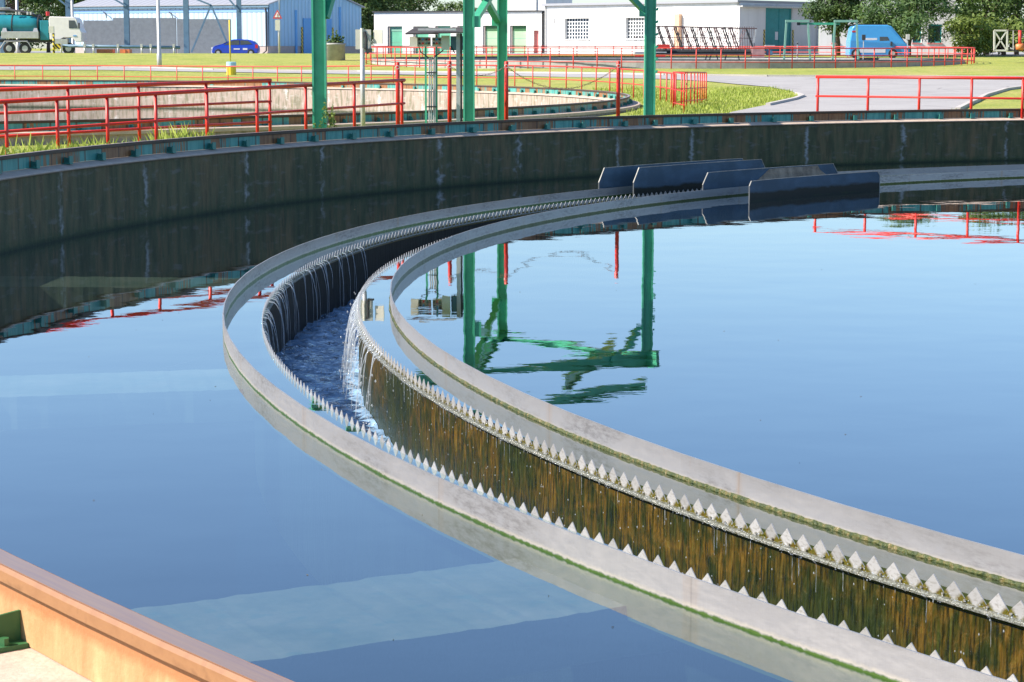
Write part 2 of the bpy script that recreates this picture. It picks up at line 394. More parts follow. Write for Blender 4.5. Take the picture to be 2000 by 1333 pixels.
M_bark = mat('bark', (.16, .11, .085), .9, nscale=6, noise_amt=.4, mscale=(1, 1, .3), bump=.5)
def hazmat():
    g = G('black and yellow stripes'); s = g.sep(g.vec('Object'))
    f = g.math('FRACT', g.math('MULTIPLY', g.math('ADD', s[2], g.math('ADD', s[0], s[1])), 2.6))
    return g.set(Base_Color=g.ramp(f, [(0, (.02, .02, .02)), (.5, (.75, .55, .03))], 'CONSTANT'), Roughness=.5)
M_haz = hazmat()
def corr(name, c, dark=.7, freq=5.0):
    g = G(name); s = g.sep(g.vec('UV'))
    w = g.math('SINE', g.math('MULTIPLY', s[0], freq*6.283))
    n = g.noise(g.vec('UV', (1.5, .3, 1)), 1.5, 4)
    base = g.mix(g.ramp(n, [(.4, 0.0), (.7, .35)]), c, tuple(q*.8 for q in c))
    base = g.mix(g.ramp(w, [(.55, 0.0), (.95, 1.0)]), base, tuple(q*dark for q in c))
    g.bump(w, .6, .03)
    return g.set(Base_Color=base, Roughness=.45)
M_corw = corr('sunlit corrugated sheet', (.52, .66, .78), .62, 1.7)  # lighter copy of the blue sheet, sunlight on the long side painted in
M_corb = corr('blue corrugated sheet', (.27, .50, .72), .75, 1.7)
M_roofs = corr('grey corrugated roof', (.34, .35, .38), .8, 1.2)
M_plinth = conc('pink plinth', (.50, .42, .38), (.42, .36, .33))
M_blued = mat('blue sheet door', (.04, .30, .68), .4, noise_amt=.1)

# --- ground and plants
g = G('grass ground'); o = g.vec('Object')
n = g.noise(o, .35, 8, .7); n2 = g.noise(o, 5, 6, .7)
base = g.ramp(n, [(.35, (.24, .29, .035)), (.5, (.36, .38, .06)), (.65, (.43, .40, .09))])
base = g.mix(g.ramp(n2, [(.38, .6), (.58, 0.0)]), base, (.10, .14, .02))
n4 = g.noise(g.vec('Object', (1, .5, 1)), .12, 6, .7)
base = g.mix(g.ramp(n4, [(.52, 0.0), (.66, .55)]), base, (.44, .36, .13))
g.bump(n2, 1, .08); M_grass = g.set(Base_Color=base, Roughness=.9)
g = G('asphalt'); o = g.vec('Object'); n = g.noise(o, .5, 7, .65); n2 = g.noise(o, 18, 3)
base = g.ramp(n, [(.35, (.31, .295, .285)), (.6, (.37, .355, .34))])
base = g.mix(g.ramp(n2, [(.4, .2), (.6, 0.0)]), base, (.2, .19, .19))
cr_ = g.n('ShaderNodeTexVoronoi', feature='DISTANCE_TO_EDGE'); cr_.inputs['Scale'].default_value = .16
g.L.new(g.vec('Object', (1, 1.6, 1)), cr_.inputs[0])
base = g.mix(g.ramp(cr_.outputs[0], [(.0, .6), (.012, .0)]), base, (.10, .09, .09))
M_road = g.set(Base_Color=base, Roughness=.9)
M_kerb = conc('kerb concrete', (.52, .48, .44), (.42, .39, .36), 1.5)
M_yard = conc('yard paving', (.34, .33, .32), (.26, .25, .25), .6)
def leafm(name, a, b, c):
    g = G(name); o = g.vec('Object'); n = g.noise(o, 1.1, 3)
    oi = g.n('ShaderNodeNewGeometry')
    base = g.ramp(n, [(.35, a), (.5, b), (.68, c)])
    base = g.mix(g.math('MULTIPLY', oi.outputs['Random Per Island'], .55), base, a)
    g.set(Base_Color=base, Roughness=.65)
    tr = g.n('ShaderNodeBsdfTranslucent'); g.L.new(base, tr.inputs[0])
    mx = g.n('ShaderNodeMixShader'); mx.inputs[0].default_value = .3
    g.L.new(g.b.outputs[0], mx.inputs[1]); g.L.new(tr.outputs[0], mx.inputs[2])
    g.L.new(mx.outputs[0], g.N['Material Output'].inputs[0]); return g.m
M_leafd = leafm('dark leaves', (.03, .07, .02), (.07, .13, .03), (.13, .20, .04))
M_leafm = leafm('mid green leaves', (.05, .10, .02), (.10, .17, .035), (.18, .25, .05))
M_leafp = leafm('pine needles', (.035, .09, .03), (.10, .18, .045), (.18, .27, .07))
M_leafl = leafm('light leaves', (.09, .14, .02), (.17, .24, .04), (.26, .32, .07))
M_blade = leafm('grass blades', (.22, .30, .03), (.38, .45, .07), (.52, .55, .15))

# --- water
def water_mat(name, bumps, tint, ior=1.45, rough=.0, power=2.75):
    m = bpy.data.materials.new(name); m.use_nodes = True; N = m.node_tree.nodes; L = m.node_tree.links
    N.remove(N['Principled BSDF']); tc = N.new('ShaderNodeTexCoord')
    h = None
    for (sc, vs, dist, det) in bumps:
        mp = N.new('ShaderNodeMapping'); mp.inputs['Scale'].default_value = vs; L.new(tc.outputs['Object'], mp.inputs[0])
        n = N.new('ShaderNodeTexNoise'); n.inputs['Scale'].default_value = sc; n.inputs['Detail'].default_value = det; L.new(mp.outputs[0], n.inputs['Vector'])
        b = N.new('ShaderNodeBump'); b.inputs['Strength'].default_value = 1; b.inputs['Distance'].default_value = dist
        L.new(n.outputs[0], b.inputs['Height'])
        if h: L.new(h, b.inputs['Normal'])
        h = b.outputs[0]
    ge = N.new('ShaderNodeNewGeometry'); dt = N.new('ShaderNodeVectorMath'); dt.operation = 'DOT_PRODUCT'
    L.new(h, dt.inputs[0]); L.new(ge.outputs['Incoming'], dt.inputs[1])
    def M(op, a, b=0.0):
        x = N.new('ShaderNodeMath'); x.operation = op
        for k, v in enumerate((a, b)):
            if hasattr(v, 'links'): L.new(v, x.inputs[k])
            else: x.inputs[k].default_value = v
        return x.outputs[0]
    c1 = M('POWER', M('MAXIMUM', M('SUBTRACT', 1.0, M('ABSOLUTE', dt.outputs['Value'])), 0.0), power)
    fac = M('ADD', M('MULTIPLY', c1, .97), .03)
    gl = N.new('ShaderNodeBsdfGlossy'); gl.inputs['Roughness'].default_value = rough; gl.inputs['Color'].default_value = (.97, .975, .98, 1); L.new(h, gl.inputs['Normal'])
    tr = N.new('ShaderNodeBsdfTransparent'); tr.inputs[0].default_value = (*tint, 1)
    mx = N.new('ShaderNodeMixShader'); L.new(fac, mx.inputs[0]); L.new(tr.outputs[0], mx.inputs[1]); L.new(gl.outputs[0], mx.inputs[2])
    L.new(mx.outputs[0], N['Material Output'].inputs[0]); return m
M_water = water_mat('still tank water', [(.8, (1, 1, 1), .0034, 1.5), (4.0, (1, 1.6, 1), .0002, 2)], (.72, .86, .80), 1.5)
M_chan = water_mat('rough channel water', [(3.5, (1, 1, 1), .10, 4), (16, (1, 1, 1), .02, 3)], (.10, .2, .28), 1.6, .06)
_n, _l = M_chan.node_tree.nodes, M_chan.node_tree.links
_o = _n['Material Output']; _src = _o.inputs[0].links[0].from_socket
_tc = _n.new('ShaderNodeTexCoord'); _a = _n.new('ShaderNodeTexNoise'); _a.inputs['Scale'].default_value = 3.2; _a.inputs['Detail'].default_value = 8; _a.inputs['Roughness'].default_value = .7; _a.inputs['Distortion'].default_value = 1.2
_l.new(_tc.outputs['Object'], _a.inputs['Vector']); _r = _n.new('ShaderNodeValToRGB'); _r.color_ramp.elements[0].position = .38; _r.color_ramp.elements[1].position = .66
_r.color_ramp.elements[0].color = (.10, .10, .10, 1); _r.color_ramp.elements[1].color = (.85, .85, .85, 1)
_l.new(_a.outputs[0], _r.inputs[0]); _d = _n.new('ShaderNodeBsdfDiffuse'); _d.inputs[0].default_value = (.34, .55, .80, 1)
_m = _n.new('ShaderNodeMixShader'); _l.new(_r.outputs[0], _m.inputs[0]); _l.new(_src, _m.inputs[1]); _l.new(_d.outputs[0], _m.inputs[2]); _l.new(_m.outputs[0], _o.inputs[0])
M_floor = mat('murky tank bottom', (.0005, .006, .015), 1, 0, 0, noise_amt=.3, nscale=.3)
M_jet = bpy.data.materials.new('falling water'); M_jet.use_nodes = True
_N = M_jet.node_tree.nodes; _L = M_jet.node_tree.links
_b = _N['Principled BSDF']; _b.inputs['Base Color'].default_value = (.75, .82, .88, 1); _b.inputs['Roughness'].default_value = .08; _b.inputs['Specular IOR Level'].default_value = 1
_t = _N.new('ShaderNodeBsdfTransparent'); _x = _N.new('ShaderNodeMixShader'); _x.inputs[0].default_value = .32
_L.new(_t.outputs[0], _x.inputs[1]); _L.new(_b.outputs[0], _x.inputs[2]); _L.new(_x.outputs[0], _N['Material Output'].inputs[0])
M_foam = mat('water foam', (.72, .78, .80), .4)

# ================================================================== geometry of the tanks
CX, CY = 25.644, 26.346
C2X, C2Y = -29.67, 74.955
C3X, C3Y, R3 = 11.0, 154.5, 21.0
RA, RB, RC, RD, RW = 29.02, 28.60, 27.52, 27.12, 33.46
def P(r, a, z, cx=CX, cy=CY): return Vector((cx+r*math.cos(R_(a)), cy+r*math.sin(R_(a)), z))

# ---------------- ground sheet with holes for the three tanks
def cdt(outer, holes, pts, hf, name, m, label_kind='structure'):
    vs = []; es = []
    def loop(l):
        o = len(vs); vs.extend([Vector((p[0], p[1])) for p in l])
        es.extend([(o+i, o+(i+1) % len(l)) for i in range(len(l))])
    loop(outer)
    for c in holes: loop([(c[0]+c[2]*math.cos(2*math.pi*i/120), c[1]+c[2]*math.sin(2*math.pi*i/120)) for i in range(120)])
    vs.extend([Vector(p) for p in pts])
    V, E_, F, *_ = geometry.delaunay_2d_cdt(vs, es, [], 0, 1e-4)
    def inside(x, y, poly):
        c = False; n = len(poly)
        for i in range(n):
            x1, y1 = poly[i][0], poly[i][1]; x2, y2 = poly[(i+1) % n][0], poly[(i+1) % n][1]
            if (y1 > y) != (y2 > y) and x < (x2-x1)*(y-y1)/(y2-y1)+x1: c = not c
        return c
    fs = []
    for f in F:
        cx_ = sum(V[i].x for i in f)/len(f); cy_ = sum(V[i].y for i in f)/len(f)
        if any(math.hypot(cx_-c[0], cy_-c[1]) < c[2] for c in holes): continue
        if not inside(cx_, cy_, outer): continue
        f = list(f); a, b, c = (V[i] for i in f[:3])
        if (b-a).cross(c-a) < 0: f = f[::-1]
        fs.append(f)
    mb = MB(); mb.v = [Vector((p.x, p.y, hf(p.x, p.y))) for p in V]; mb.f = fs; mb.uv = [None]*len(fs); mb.mi = [0]*len(fs)
    o = mb.build(name, m, smooth=True); o['kind'] = label_kind; return o
holes = [(CX, CY, RW+.62), (C2X, C2Y, RW+.62), (C3X, C3Y, R3+.3)]
pts = []
for i in range(-30, 31):
    for j in range(-14, 78):
        x, y = i*3.3+random.uniform(-.4, .4), j*3.3+random.uniform(-.4, .4)
        if all(abs(math.hypot(x-h[0], y-h[1])-h[2]) > .8 for h in holes): pts.append((x, y))
cdt([(-900, -300), (900, -300), (900, 1500), (-900, 1500)], holes, pts, hgt, 'ground', M_grass)

def strip_sheet(name, poly, m, dz):
    """poly in world xy -> sheet lying dz above the terrain"""
    xs = [p[0] for p in poly]; ys = [p[1] for p in poly]
    pts = []
    x = min(xs)
    while x < max(xs):
        y = min(ys)
        while y < max(ys): pts.append((x, y)); y += 2.1
        x += 2.1
    return cdt([(p[0], p[1]) for p in poly], [], pts, lambda x, y: hgt(x, y)+dz, name, m)
# ---------------- settling tank with its submerged beams
def tank(name, cx, cy, label, wallm, beams, copm):
    t = thing(name, (cx, cy, -2.6), label, 'settling tank')
    MB().sweep([(0, -2.6), (0, 1.075), (.58, 1.075), (.58, .2), (.58, -2.6)], RW, 90, 450, 1, cx, cy).build('tank_wall', wallm, t)
    MB().sweep([(-.04, 1.08), (-.045, 1.095), (-.02, 1.112), (.21, 1.157), (.60, 1.152), (.64, 1.14), (.64, 1.06), (.02, 1.06)], RW, 90, 450, 1, cx, cy).build('coping', copm, t)
    MB().sweep([(-RW+.01, -2.6), (0, -2.6)], RW, 90, 450, 3, cx, cy, closed=False).build('tank_floor', M_floor, t)
    for a in beams:
        c, s_ = math.cos(R_(a)), math.sin(R_(a))
        mb = MB(); n = 70; ln = RW-28.65; rj = random.Random(int(a*10)); lft = []; rgt = []
        for q in range(n+1):
            rr_ = 28.65+ln*q/n
            for lst, sg in ((lft, 1), (rgt, -1)):
                w = (.64+.03*noise.noise(Vector((q*.31, sg*4, a)))+.015*noise.noise(Vector((q*1.3, sg*9, a))))*sg
                lst.append((cx+rr_*c-w*s_, cy+rr_*s_+w*c, -.12-.012*abs(noise.noise(Vector((q*.4, sg, 2))))))
        for q in range(n+1): mb.v += [Vector(lft[q]), Vector(rgt[q]), Vector((*lft[q][:2], -.42)), Vector((*rgt[q][:2], -.42))]
        for q in range(n):
            k = q*4
            for f in ((k+1, k+5, k+4, k), (k, k+4, k+6, k+2), (k+3, k+7, k+5, k+1)): mb.f.append(list(f)); mb.uv.append(None); mb.mi.append(0)
        for k, d_ in ((0, 1), (4*n, -1)): mb.f.append([k, k+2, k+3, k+1][::d_]); mb.uv.append(None); mb.mi.append(0)
        mb.build('support_beam', M_beam, t)
    return t
g = G('submerged beam concrete'); o = g.vec('Object')
base = g.ramp(g.noise(o, 1.3, 8, .7), [(.3, (.035, .06, .035)), (.5, (.10, .105, .075)), (.68, (.165, .145, .115))])
base = g.mix(g.ramp(g.noise(o, 7, 4), [(.3, .5), (.42, 0.0)]), base, (.03, .08, .07)); M_beam = g.set(Base_Color=base, Roughness=.9)
tank('settling_tank', CX, CY, 'large round settling tank in the foreground with dark streaked concrete wall', M_wall,
     [-150.73 - 16.36*k for k in range(-3, 3)], M_coping)
tank('settling_tank', C2X, C2Y, 'second round concrete settling tank behind the red railings, upper left', M_wall2, [], M_coping)

# ---------------- crane rail on each rim
def crane_rail(cx, cy, label, arcs, clip_angles, nearclips=()):
    t = thing('crane_rail', (cx, cy, 1.15), label, 'crane rail', 'circular rails on the tank rims')
    r0 = 33.705
    prof = [(-.05, 1.345), (-.05, 1.385), (-.042, 1.398), (.042, 1.398), (.05, 1.385), (.05, 1.35), (.012, 1.335), (-.012, 1.335)]
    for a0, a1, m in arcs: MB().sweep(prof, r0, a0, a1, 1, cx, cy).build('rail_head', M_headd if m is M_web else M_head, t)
    MB().sweep([(-.036, 1.3985), (-.036, 1.4), (.036, 1.4), (.036, 1.3985)], r0, 90, 450, 1, cx, cy).build('running_surface', M_run, t)
    for i, (a0, a1, m) in enumerate(arcs):
        MB().sweep([(-.012, 1.16), (-.012, 1.34), (.012, 1.34), (.012, 1.16)], r0, a0, a1, 1, cx, cy).build('rail_web', m, t)
    for a in clip_angles:
        c, s_ = math.cos(R_(a)), math.sin(R_(a)); ra = Vector((c, s_, 0)); ta = Vector((-s_, c, 0))
        near = a in nearclips; mb = MB()
        for sg in (-1, 1):
            b = Vector((cx, cy, 0)) + ra*(r0+sg*.013)
            mb.obox(b - ta*.062 + Vector((0, 0, 1.154)), ra*sg*.13, ta*.124, (0, 0, .018))
            mb.add([b-ta*.005+Vector((0,0,1.17)), b+ta*.005+Vector((0,0,1.17)), b-ta*.005+Vector((0,0,1.265)), b+ta*.005+Vector((0,0,1.265)),
                    b-ta*.005+ra*sg*.12+Vector((0,0,1.17)), b+ta*.005+ra*sg*.12+Vector((0,0,1.17)), b-ta*.005+ra*sg*.10+Vector((0,0,1.255)), b+ta*.005+ra*sg*.10+Vector((0,0,1.255))],
                   [(0,2,3,1),(4,5,7,6),(0,4,6,2),(1,3,7,5),(2,6,7,3),(0,1,5,4)])
            if sg == -1 and not near: mb.obox(b - ta*.06 + ra*sg*.125 + Vector((0, 0, 1.16)), ra*.02, ta*.12, (0, 0, .125))
            mb.tube([b+ra*sg*.07+ta*.04+Vector((0,0,1.17)), b+ra*sg*.07+ta*.04+Vector((0,0,1.195))], .016, 6)
        mb.build('rail_clip', M_clipn if near else M_clip, t)
    return t
rnd = random.Random(3)
ca = []; a = 104
while a < 185: ca.append(a); a += rnd.choice([2.12, 2.12, 1.75, 2.3, 2.5])
nc = [-149.1, -146.5, -143.72, -139.0]
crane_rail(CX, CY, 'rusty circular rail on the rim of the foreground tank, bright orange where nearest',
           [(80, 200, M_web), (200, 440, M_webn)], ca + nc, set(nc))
crane_rail(C2X, C2Y, 'rusty circular rail on the rim of the second tank behind the red railings',
           [(90, 450, M_web)], [-75+2.12*k for k in range(62)])

# ---------------- baffle rings
def poly_ring(name, r, m, label, fringe=None, prof=None, n=180, phase=179.7):
    t = thing(name, (CX, CY, -.4), label, 'scum baffle', 'curved baffle rings')
    pr = [(-.006, -.2), (-.006, .18), (.006, .18), (.006, -.2)]
    MB().sweep(pr, r, phase, phase+360, 360/n, CX, CY).build('baffle_sheet', m, t)
    if fringe:
        a0, a1, w, zc = fringe; mb = MB(); rr = random.Random(5); st = []
        step = .035; nn = int(R_(a1-a0)*r/step); pts_ = []
        for sg in (1,):
            for i in range(nn+1):
                a = a0+(a1-a0)*i/nn
                q = 6*((a-phase)/6 % 1)-3; rf = r
                k1 = w*(.5+1.0*noise.noise(Vector((i*.23, 0, 1)))**2*2+rr.random()*.5)
                k2 = w*(.6+rr.random()*.6)
                pts_.append((rf, a, k1, k2))
            for i, (rf, a, k1, k2) in enumerate(pts_):
                prof_ = [(.007, zc-.03), (.007+k1*.7, zc-.012), (.007+k1, zc), (.007+k2*.55, zc+k2*.8), (.007, zc+.006+k2*1.2)]
                for dr, z in prof_: mb.v.append(P(rf+dr, a, z))
            for i in range(len(pts_)-1):
                for k in range(4): mb.f.append([i*5+k, (i+1)*5+k, (i+1)*5+k+1, i*5+k+1]); mb.uv.append(None); mb.mi.append(0)
        mb.build('algae_fringe', M_algae, t)
    return t
poly_ring('scum_baffle', RA, M_ringA, 'outermost curved steel baffle ring standing in the tank water, green algae line')
poly_ring('scum_baffle', RD+.02, M_ringD, 'innermost curved steel baffle ring with thick mossy waterline', (-185, -135, .013, .006))

M_galv_ = mat('dull bolt steel', (.32, .31, .27), .5, .4, noise_amt=.3)
# ---------------- overflow launder: two notched weirs with a channel between
L_ = thing('overflow_launder', (CX, CY, -1.5), 'ring shaped overflow channel with saw tooth weir edges and mossy inner side', 'overflow channel')
PITCH = .166
def weir(r, seedoff):
    mb = MB(); n = int(round(2*math.pi*r/PITCH)); th = .003
    rr = random.Random(seedoff)
    for i in range(n):
        a0 = 360*i/n; da = 360/n
        am = (a0+da/2+180) % 360-180
        if 25 < am < 95 or -110 < am < 25 and i % 1: continue
        tip = .057+rr.uniform(-.004, .003); nz = -.028+rr.uniform(-.003, .003); sk = rr.uniform(-.035, .035)
        for sg, q in ((1, r+th), (-1, r-th)):
            o = len(mb.v)
            for aa, z in ((a0, -.10), (a0, nz), (a0+da*(.5+sk), tip), (a0+da, -.028), (a0+da, -.10)): mb.v.append(P(q, aa, z))
            f = [o, o+4, o+3, o+2, o+1]
            mb.f.append(f if sg > 0 else f[::-1]); mb.mi.append(0)
            uvs = [(i, -.1), (i, nz), (i+.5, tip), (i+1, nz), (i+1, -.1)]
            uvs = [uvs[k-o] for k in f]; mb.uv.append(uvs if sg > 0 else uvs[::-1])
        o = len(mb.v)-10
        for k in (1, 2):
            mb.f.append([o+k, o+k+1, o+5+k+1, o+5+k]); mb.uv.append([(.5, .05)]*4); mb.mi.append(0)
    return mb
weir(RB, 1).build('outer_weir', M_weir, L_)
weir(RC, 2).build('inner_weir', M_weir, L_)
# channel side walls
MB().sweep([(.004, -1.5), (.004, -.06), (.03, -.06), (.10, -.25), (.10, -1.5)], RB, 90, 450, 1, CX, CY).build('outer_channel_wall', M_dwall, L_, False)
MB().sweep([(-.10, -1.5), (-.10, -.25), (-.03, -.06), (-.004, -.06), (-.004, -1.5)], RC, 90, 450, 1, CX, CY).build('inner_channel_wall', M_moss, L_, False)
MB().sweep([(.0035, -.075), (.0035, -.05), (.03, -.052), (.036, -.062), (.036, -.075)], RC, 90, 450, .5, CX, CY).build('weir_ledge', M_ledge, L_)
MB().sweep([(-.0035, -.075), (-.0035, -.05), (-.03, -.052), (-.036, -.062), (-.036, -.075)], RB, 90, 450, .5, CX, CY).build('weir_ledge', M_ledge, L_)
for k in range(96):
    a = 188+k*.36; b_ = P(RC+.003, a, -.036)
    MB().tube([b_, P(RC+.014, a, -.036)], .009, 6).build('bolt', M_galv_, L_)
MB().sweep([(RC-RB, -1.5), (0, -1.5)], RB, 90, 450, 2, CX, CY, closed=False).build('channel_floor', M_floor, L_)

# ---------------- four flared plates standing over the rings
for lab, r, a0, a1, zb, zt, kink in (
    ('farthest of four overlapping dark steel plates, standing on the outermost ring', 29.08, 145.3, 134.6, .0, .59, .30),
    ('second dark steel plate, rising from the notched weir in front of the wall', 28.66, 144.0, 134.3, .0, .58, .28),
    ('third dark steel plate, standing on the inner baffle ring', 27.17, 143.45, 133.0, .05, .52, .28),
    ('nearest low dark steel plate, standing free in the water', 26.05, 143.6, 133.0, -.05, .40, .30)):
    t = thing('deflector_plate', P(r, (a0+a1)/2, 0), lab, 'steel plate', 'steel plates over the baffle rings')
    ch = .42 if zt > .45 else .18
    mb = MB(); n = 12
    for sg in (-1, 1):
        rows = []
        for z, c_ in ((zb, 0), (kink, 0), (zt, ch)):
            rows.append([P(r+sg*.006, (a0-c_)+(a1-a0+2*c_)*i/n, z) for i in range(n+1)])
        o = len(mb.v)
        for rw in rows: mb.v += rw
        for j in range(2):
            for i in range(n):
                f = [o+j*(n+1)+i, o+j*(n+1)+i+1, o+(j+1)*(n+1)+i+1, o+(j+1)*(n+1)+i]
                mb.f.append(f if sg < 0 else f[::-1]); mb.uv.append(None); mb.mi.append(0)
    m1 = 3*(n+1)
    for i in range(n):
        a = 2*(n+1)+i; mb.f.append([a, a+1, a+1+m1, a+m1]); mb.uv.append(None); mb.mi.append(0)
    mb.build('plate', M_plate, t)
    if lab.startswith('third'):  # thin tan patch set just proud of this plate
        q = [(.36, .20), (.42, .30), (.47, .42), (.50, .50), (.62, .505), (.74, .50), (.85, .505), (.87, .40), (.91, .30), (.95, .20)]
        mb = MB(); vs = [P(r-.010, a0+(a1-a0)*f, z) for f, z in q] + [P(r-.014, a0+(a1-a0)*f, z) for f, z in q]; k = len(q)
        mb.add(vs, [tuple(range(k)), tuple(range(2*k-1, k-1, -1))]+[(i, (i+1) % k, (i+1) % k+k, i+k) for i in range(k)]); mb.build('tan_patch', M_tanpatch, t)
    mb = MB()
    for sg, aa in ((1, a0), (-1, a1)):
        pth = [P(r-.002, aa, zb), P(r-.002, aa, kink), P(r-.002, aa-sg*ch, zt)]
        for p_, q_ in zip(pth, pth[1:]): mb.bar(p_, q_, .02, .02)
    for i in range(n):
        mb.bar(P(r, a0-ch+(a1-a0+2*ch)*i/n, zt), P(r, a0-ch+(a1-a0+2*ch)*(i+1)/n, zt), .016, .012)
    mb.build('edge_flange', M_edge, t)
    for i in (2, 5, 8, 10): MB().bar(P(r+.02, a0+(a1-a0)*i/n, max(zb, 0)), P(r+.02, a0+(a1-a0)*i/n, zt-.03), .03, .03).build('stiffener', M_plate, t)

# ---------------- water surfaces
def disc_water(name, r0, r1, m, z, cx, cy, step=3):
    mb = MB()
    if r0 <= 0:
        n = 120; mb.v = [Vector((cx+r1*math.cos(2*math.pi*i/n), cy+r1*math.sin(2*math.pi*i/n), z)) for i in range(n)]
        mb.f = [list(range(n))]; mb.uv = [None]; mb.mi = [0]
    else: mb.sweep([(0, z), (r0-r1, z)], r1, 0, 360, step, cx, cy, closed=False)
    return tag(mb.build(name, m), kind='structure')
disc_water('water', RB+.0045, RW, M_water, 0, CX, CY)
disc_water('water', 0, RC-.0045, M_water, 0, CX, CY)
disc_water('water', 0, RW, M_water, 0, C2X, C2Y)
# rough channel water as a displaced sheet
mb = MB(); na, nr = 1500, 16; a0, a1 = 120, 240
for i in range(na+1):
    a = a0+(a1-a0)*i/na
    for j in range(nr+1):
        r = RC+(RB-RC)*j/nr; p = P(r, a, 0)
        z = -.80 + .05*noise.noise(p*2.2) + .045*noise.noise(p*5+Vector((3, 1, 0))) + .02*noise.noise(p*12)
        mb.v.append(Vector((p.x, p.y, z)))
for i in range(na):
    for j in range(nr):
        k = i*(nr+1)+j; mb.f.append([k, k+nr+1, k+nr+2, k+1]); mb.uv.append(None); mb.mi.append(0)
tag(mb.build('channel_water', M_chan, smooth=True), kind='structure')
tag(MB().sweep([(0, -.80), (RC-RB, -.80)], RB, -120, 120, 2, CX, CY, closed=False).build('channel_water', M_chan), kind='structure')

# ---------------- falling water
mb = MB(); rr = random.Random(11)
nB = int(round(2*math.pi*RB/PITCH))
for i in range(nB):
    a = 360*i/nB; am = a if a <= 180 else a-360
    if not (168 < a < 205): continue
    if noise.noise(Vector((a*.8, 0, 0))) < -.2 or rr.random() < .18: continue
    out = rr.uniform(.03, .17); w = rr.uniform(.003, .007); zend = -.8 if rr.random() < .75 else rr.uniform(-.7, -.4)
    pts_ = [P(RB+.02, a, -.012)]; rad = [w*1.5]
    for k in range(1, 15):
        t = k/14; z = -.012-(t**1.6)*(-zend-.012)
        pts_.append(P(RB-.01-out*min(1, t**.55*1.25), a+rr.uniform(-.01, .01), z))
        rad.append(max(.003, w*(1.35-.9*t)*(1+(.35 if t > .35 else .1)*rr.uniform(-1, 1))))
    mb.tube(pts_, rad, 6)
nC = int(round(2*math.pi*RC/PITCH))
def blob(mb, p, r, st=1.0):
    o = len(mb.v)
    vs = [(1,0,0),(0,1,0),(-1,0,0),(0,-1,0),(0,0,1),(0,0,-1)]
    mb.v += [p+Vector((x*r, y*r, z*r*st)) for x, y, z in vs]
    for f in ((0,1,4),(1,2,4),(2,3,4),(3,0,4),(1,0,5),(2,1,5),(3,2,5),(0,3,5)): mb.f.append([o+k for k in f]); mb.uv.append(None); mb.mi.append(0)
for i in range(nC):
    a = 360*i/nC
    if not (172 < a < 224): continue
    u = noise.noise(Vector((a*.5, 5, 0)))
    far = a < 192
    # short chute over the ledge
    pts_ = [P(RC-.03, a, .0), P(RC+.006, a, -.014), P(RC+.03, a, -.045), P(RC+.045, a, -.075)]
    if far: mb.tube(pts_, [.012, .009, .006, .004], 5)
    for k in range(20): blob(mb, P(RC+.01+rr.uniform(0, .04), a+rr.uniform(-.17, .17), -.05+rr.uniform(-.03, .03)), rr.uniform(.002, .0055))
    if far:
        out = rr.uniform(.06, .2); w = rr.uniform(.004, .009)
        pts_ = []; rad = []
        for k in range(12):
            t = k/11; pts_.append(P(RC+.03+out*t**.6, a+rr.uniform(-.015, .015), -.03-t**1.5*rr.uniform(.70, .8))); rad.append(max(.002, w*(1-.6*t)*rr.uniform(.5, 1.4)))
        mb.tube(pts_, rad, 5)
        for k in range(4): blob(mb, P(RC+.05+out*rr.random(), a+rr.uniform(-.2, .2), -rr.uniform(.1, .75)), rr.uniform(.005, .012), 1.8)
    else:
        for k in range(rr.choice((0, 0, 1, 1, 2))):
            aa = a+rr.uniform(-.16, .16); z = -.07; pts_ = [P(RC+.0385, aa, z)]; rad = [.005]
            ln = rr.uniform(.03, .22) if rr.random() > .08 else .55
            for q in range(7):
                z -= ln/7; aa += rr.uniform(-.006, .006); pts_.append(P(RC+.008, aa, z)); rad.append(rr.uniform(.0004, .0026))
            mb.tube(pts_, rad, 4)
        for k in range(3): blob(mb, P(RC+.01+rr.random()*.02, a+rr.uniform(-.17, .17), -.08-rr.random()**2*.6), rr.uniform(.0025, .005), 2)
tag(mb.build('falling_water', M_jet, smooth=True), 'thin glittering streams falling from the weir notches into the channel', 'falling water', kind='stuff')
mb = MB()                                   # foam flecks on the channel water
for k in range(2600):
    a = rr.uniform(166, 205); r = rr.uniform(RC+.03, RB-.03)
    if noise.noise(P(r, a, 0)*1.6) < .02: continue
    blob(mb, P(r, a, -.79+rr.uniform(-.02, .03)), rr.uniform(.004, .012), .5)
tag(mb.build('foam', M_foam, smooth=True), 'white foam flecks on the rough channel water', 'foam', kind='stuff')

mb = MB(); rr = random.Random(21)
for k in range(90):
    if rr.random() < .5: r, a = rr.uniform(RB+.5, RW-.2), rr.uniform(150, 215)
    else: r, a = rr.uniform(12, RC-.5), rr.uniform(130, 225)
    p = P(r, a, .002); s_ = rr.uniform(.003, .007); x = rr.uniform(0, 3.1); d = Vector((math.cos(x), math.sin(x), 0))*s_*rr.uniform(1, 2.4); e = Vector((-d.y, d.x, 0)).normalized()*s_*.5
    mb.add([p-d, p+e, p+d, p-e, p-d*.3+Vector((0,0,.003)), p+d*.3+Vector((0,0,.003))], [(0, 1, 5, 4), (1, 2, 5), (2, 3, 4, 5), (3, 0, 4)])
tag(mb.build('floating_debris', mat('floating debris', (.12, .10, .05), .8, noise_amt=.5)), 'tiny floating leaf bits and scum flecks scattered on the still water', 'debris', kind='stuff')
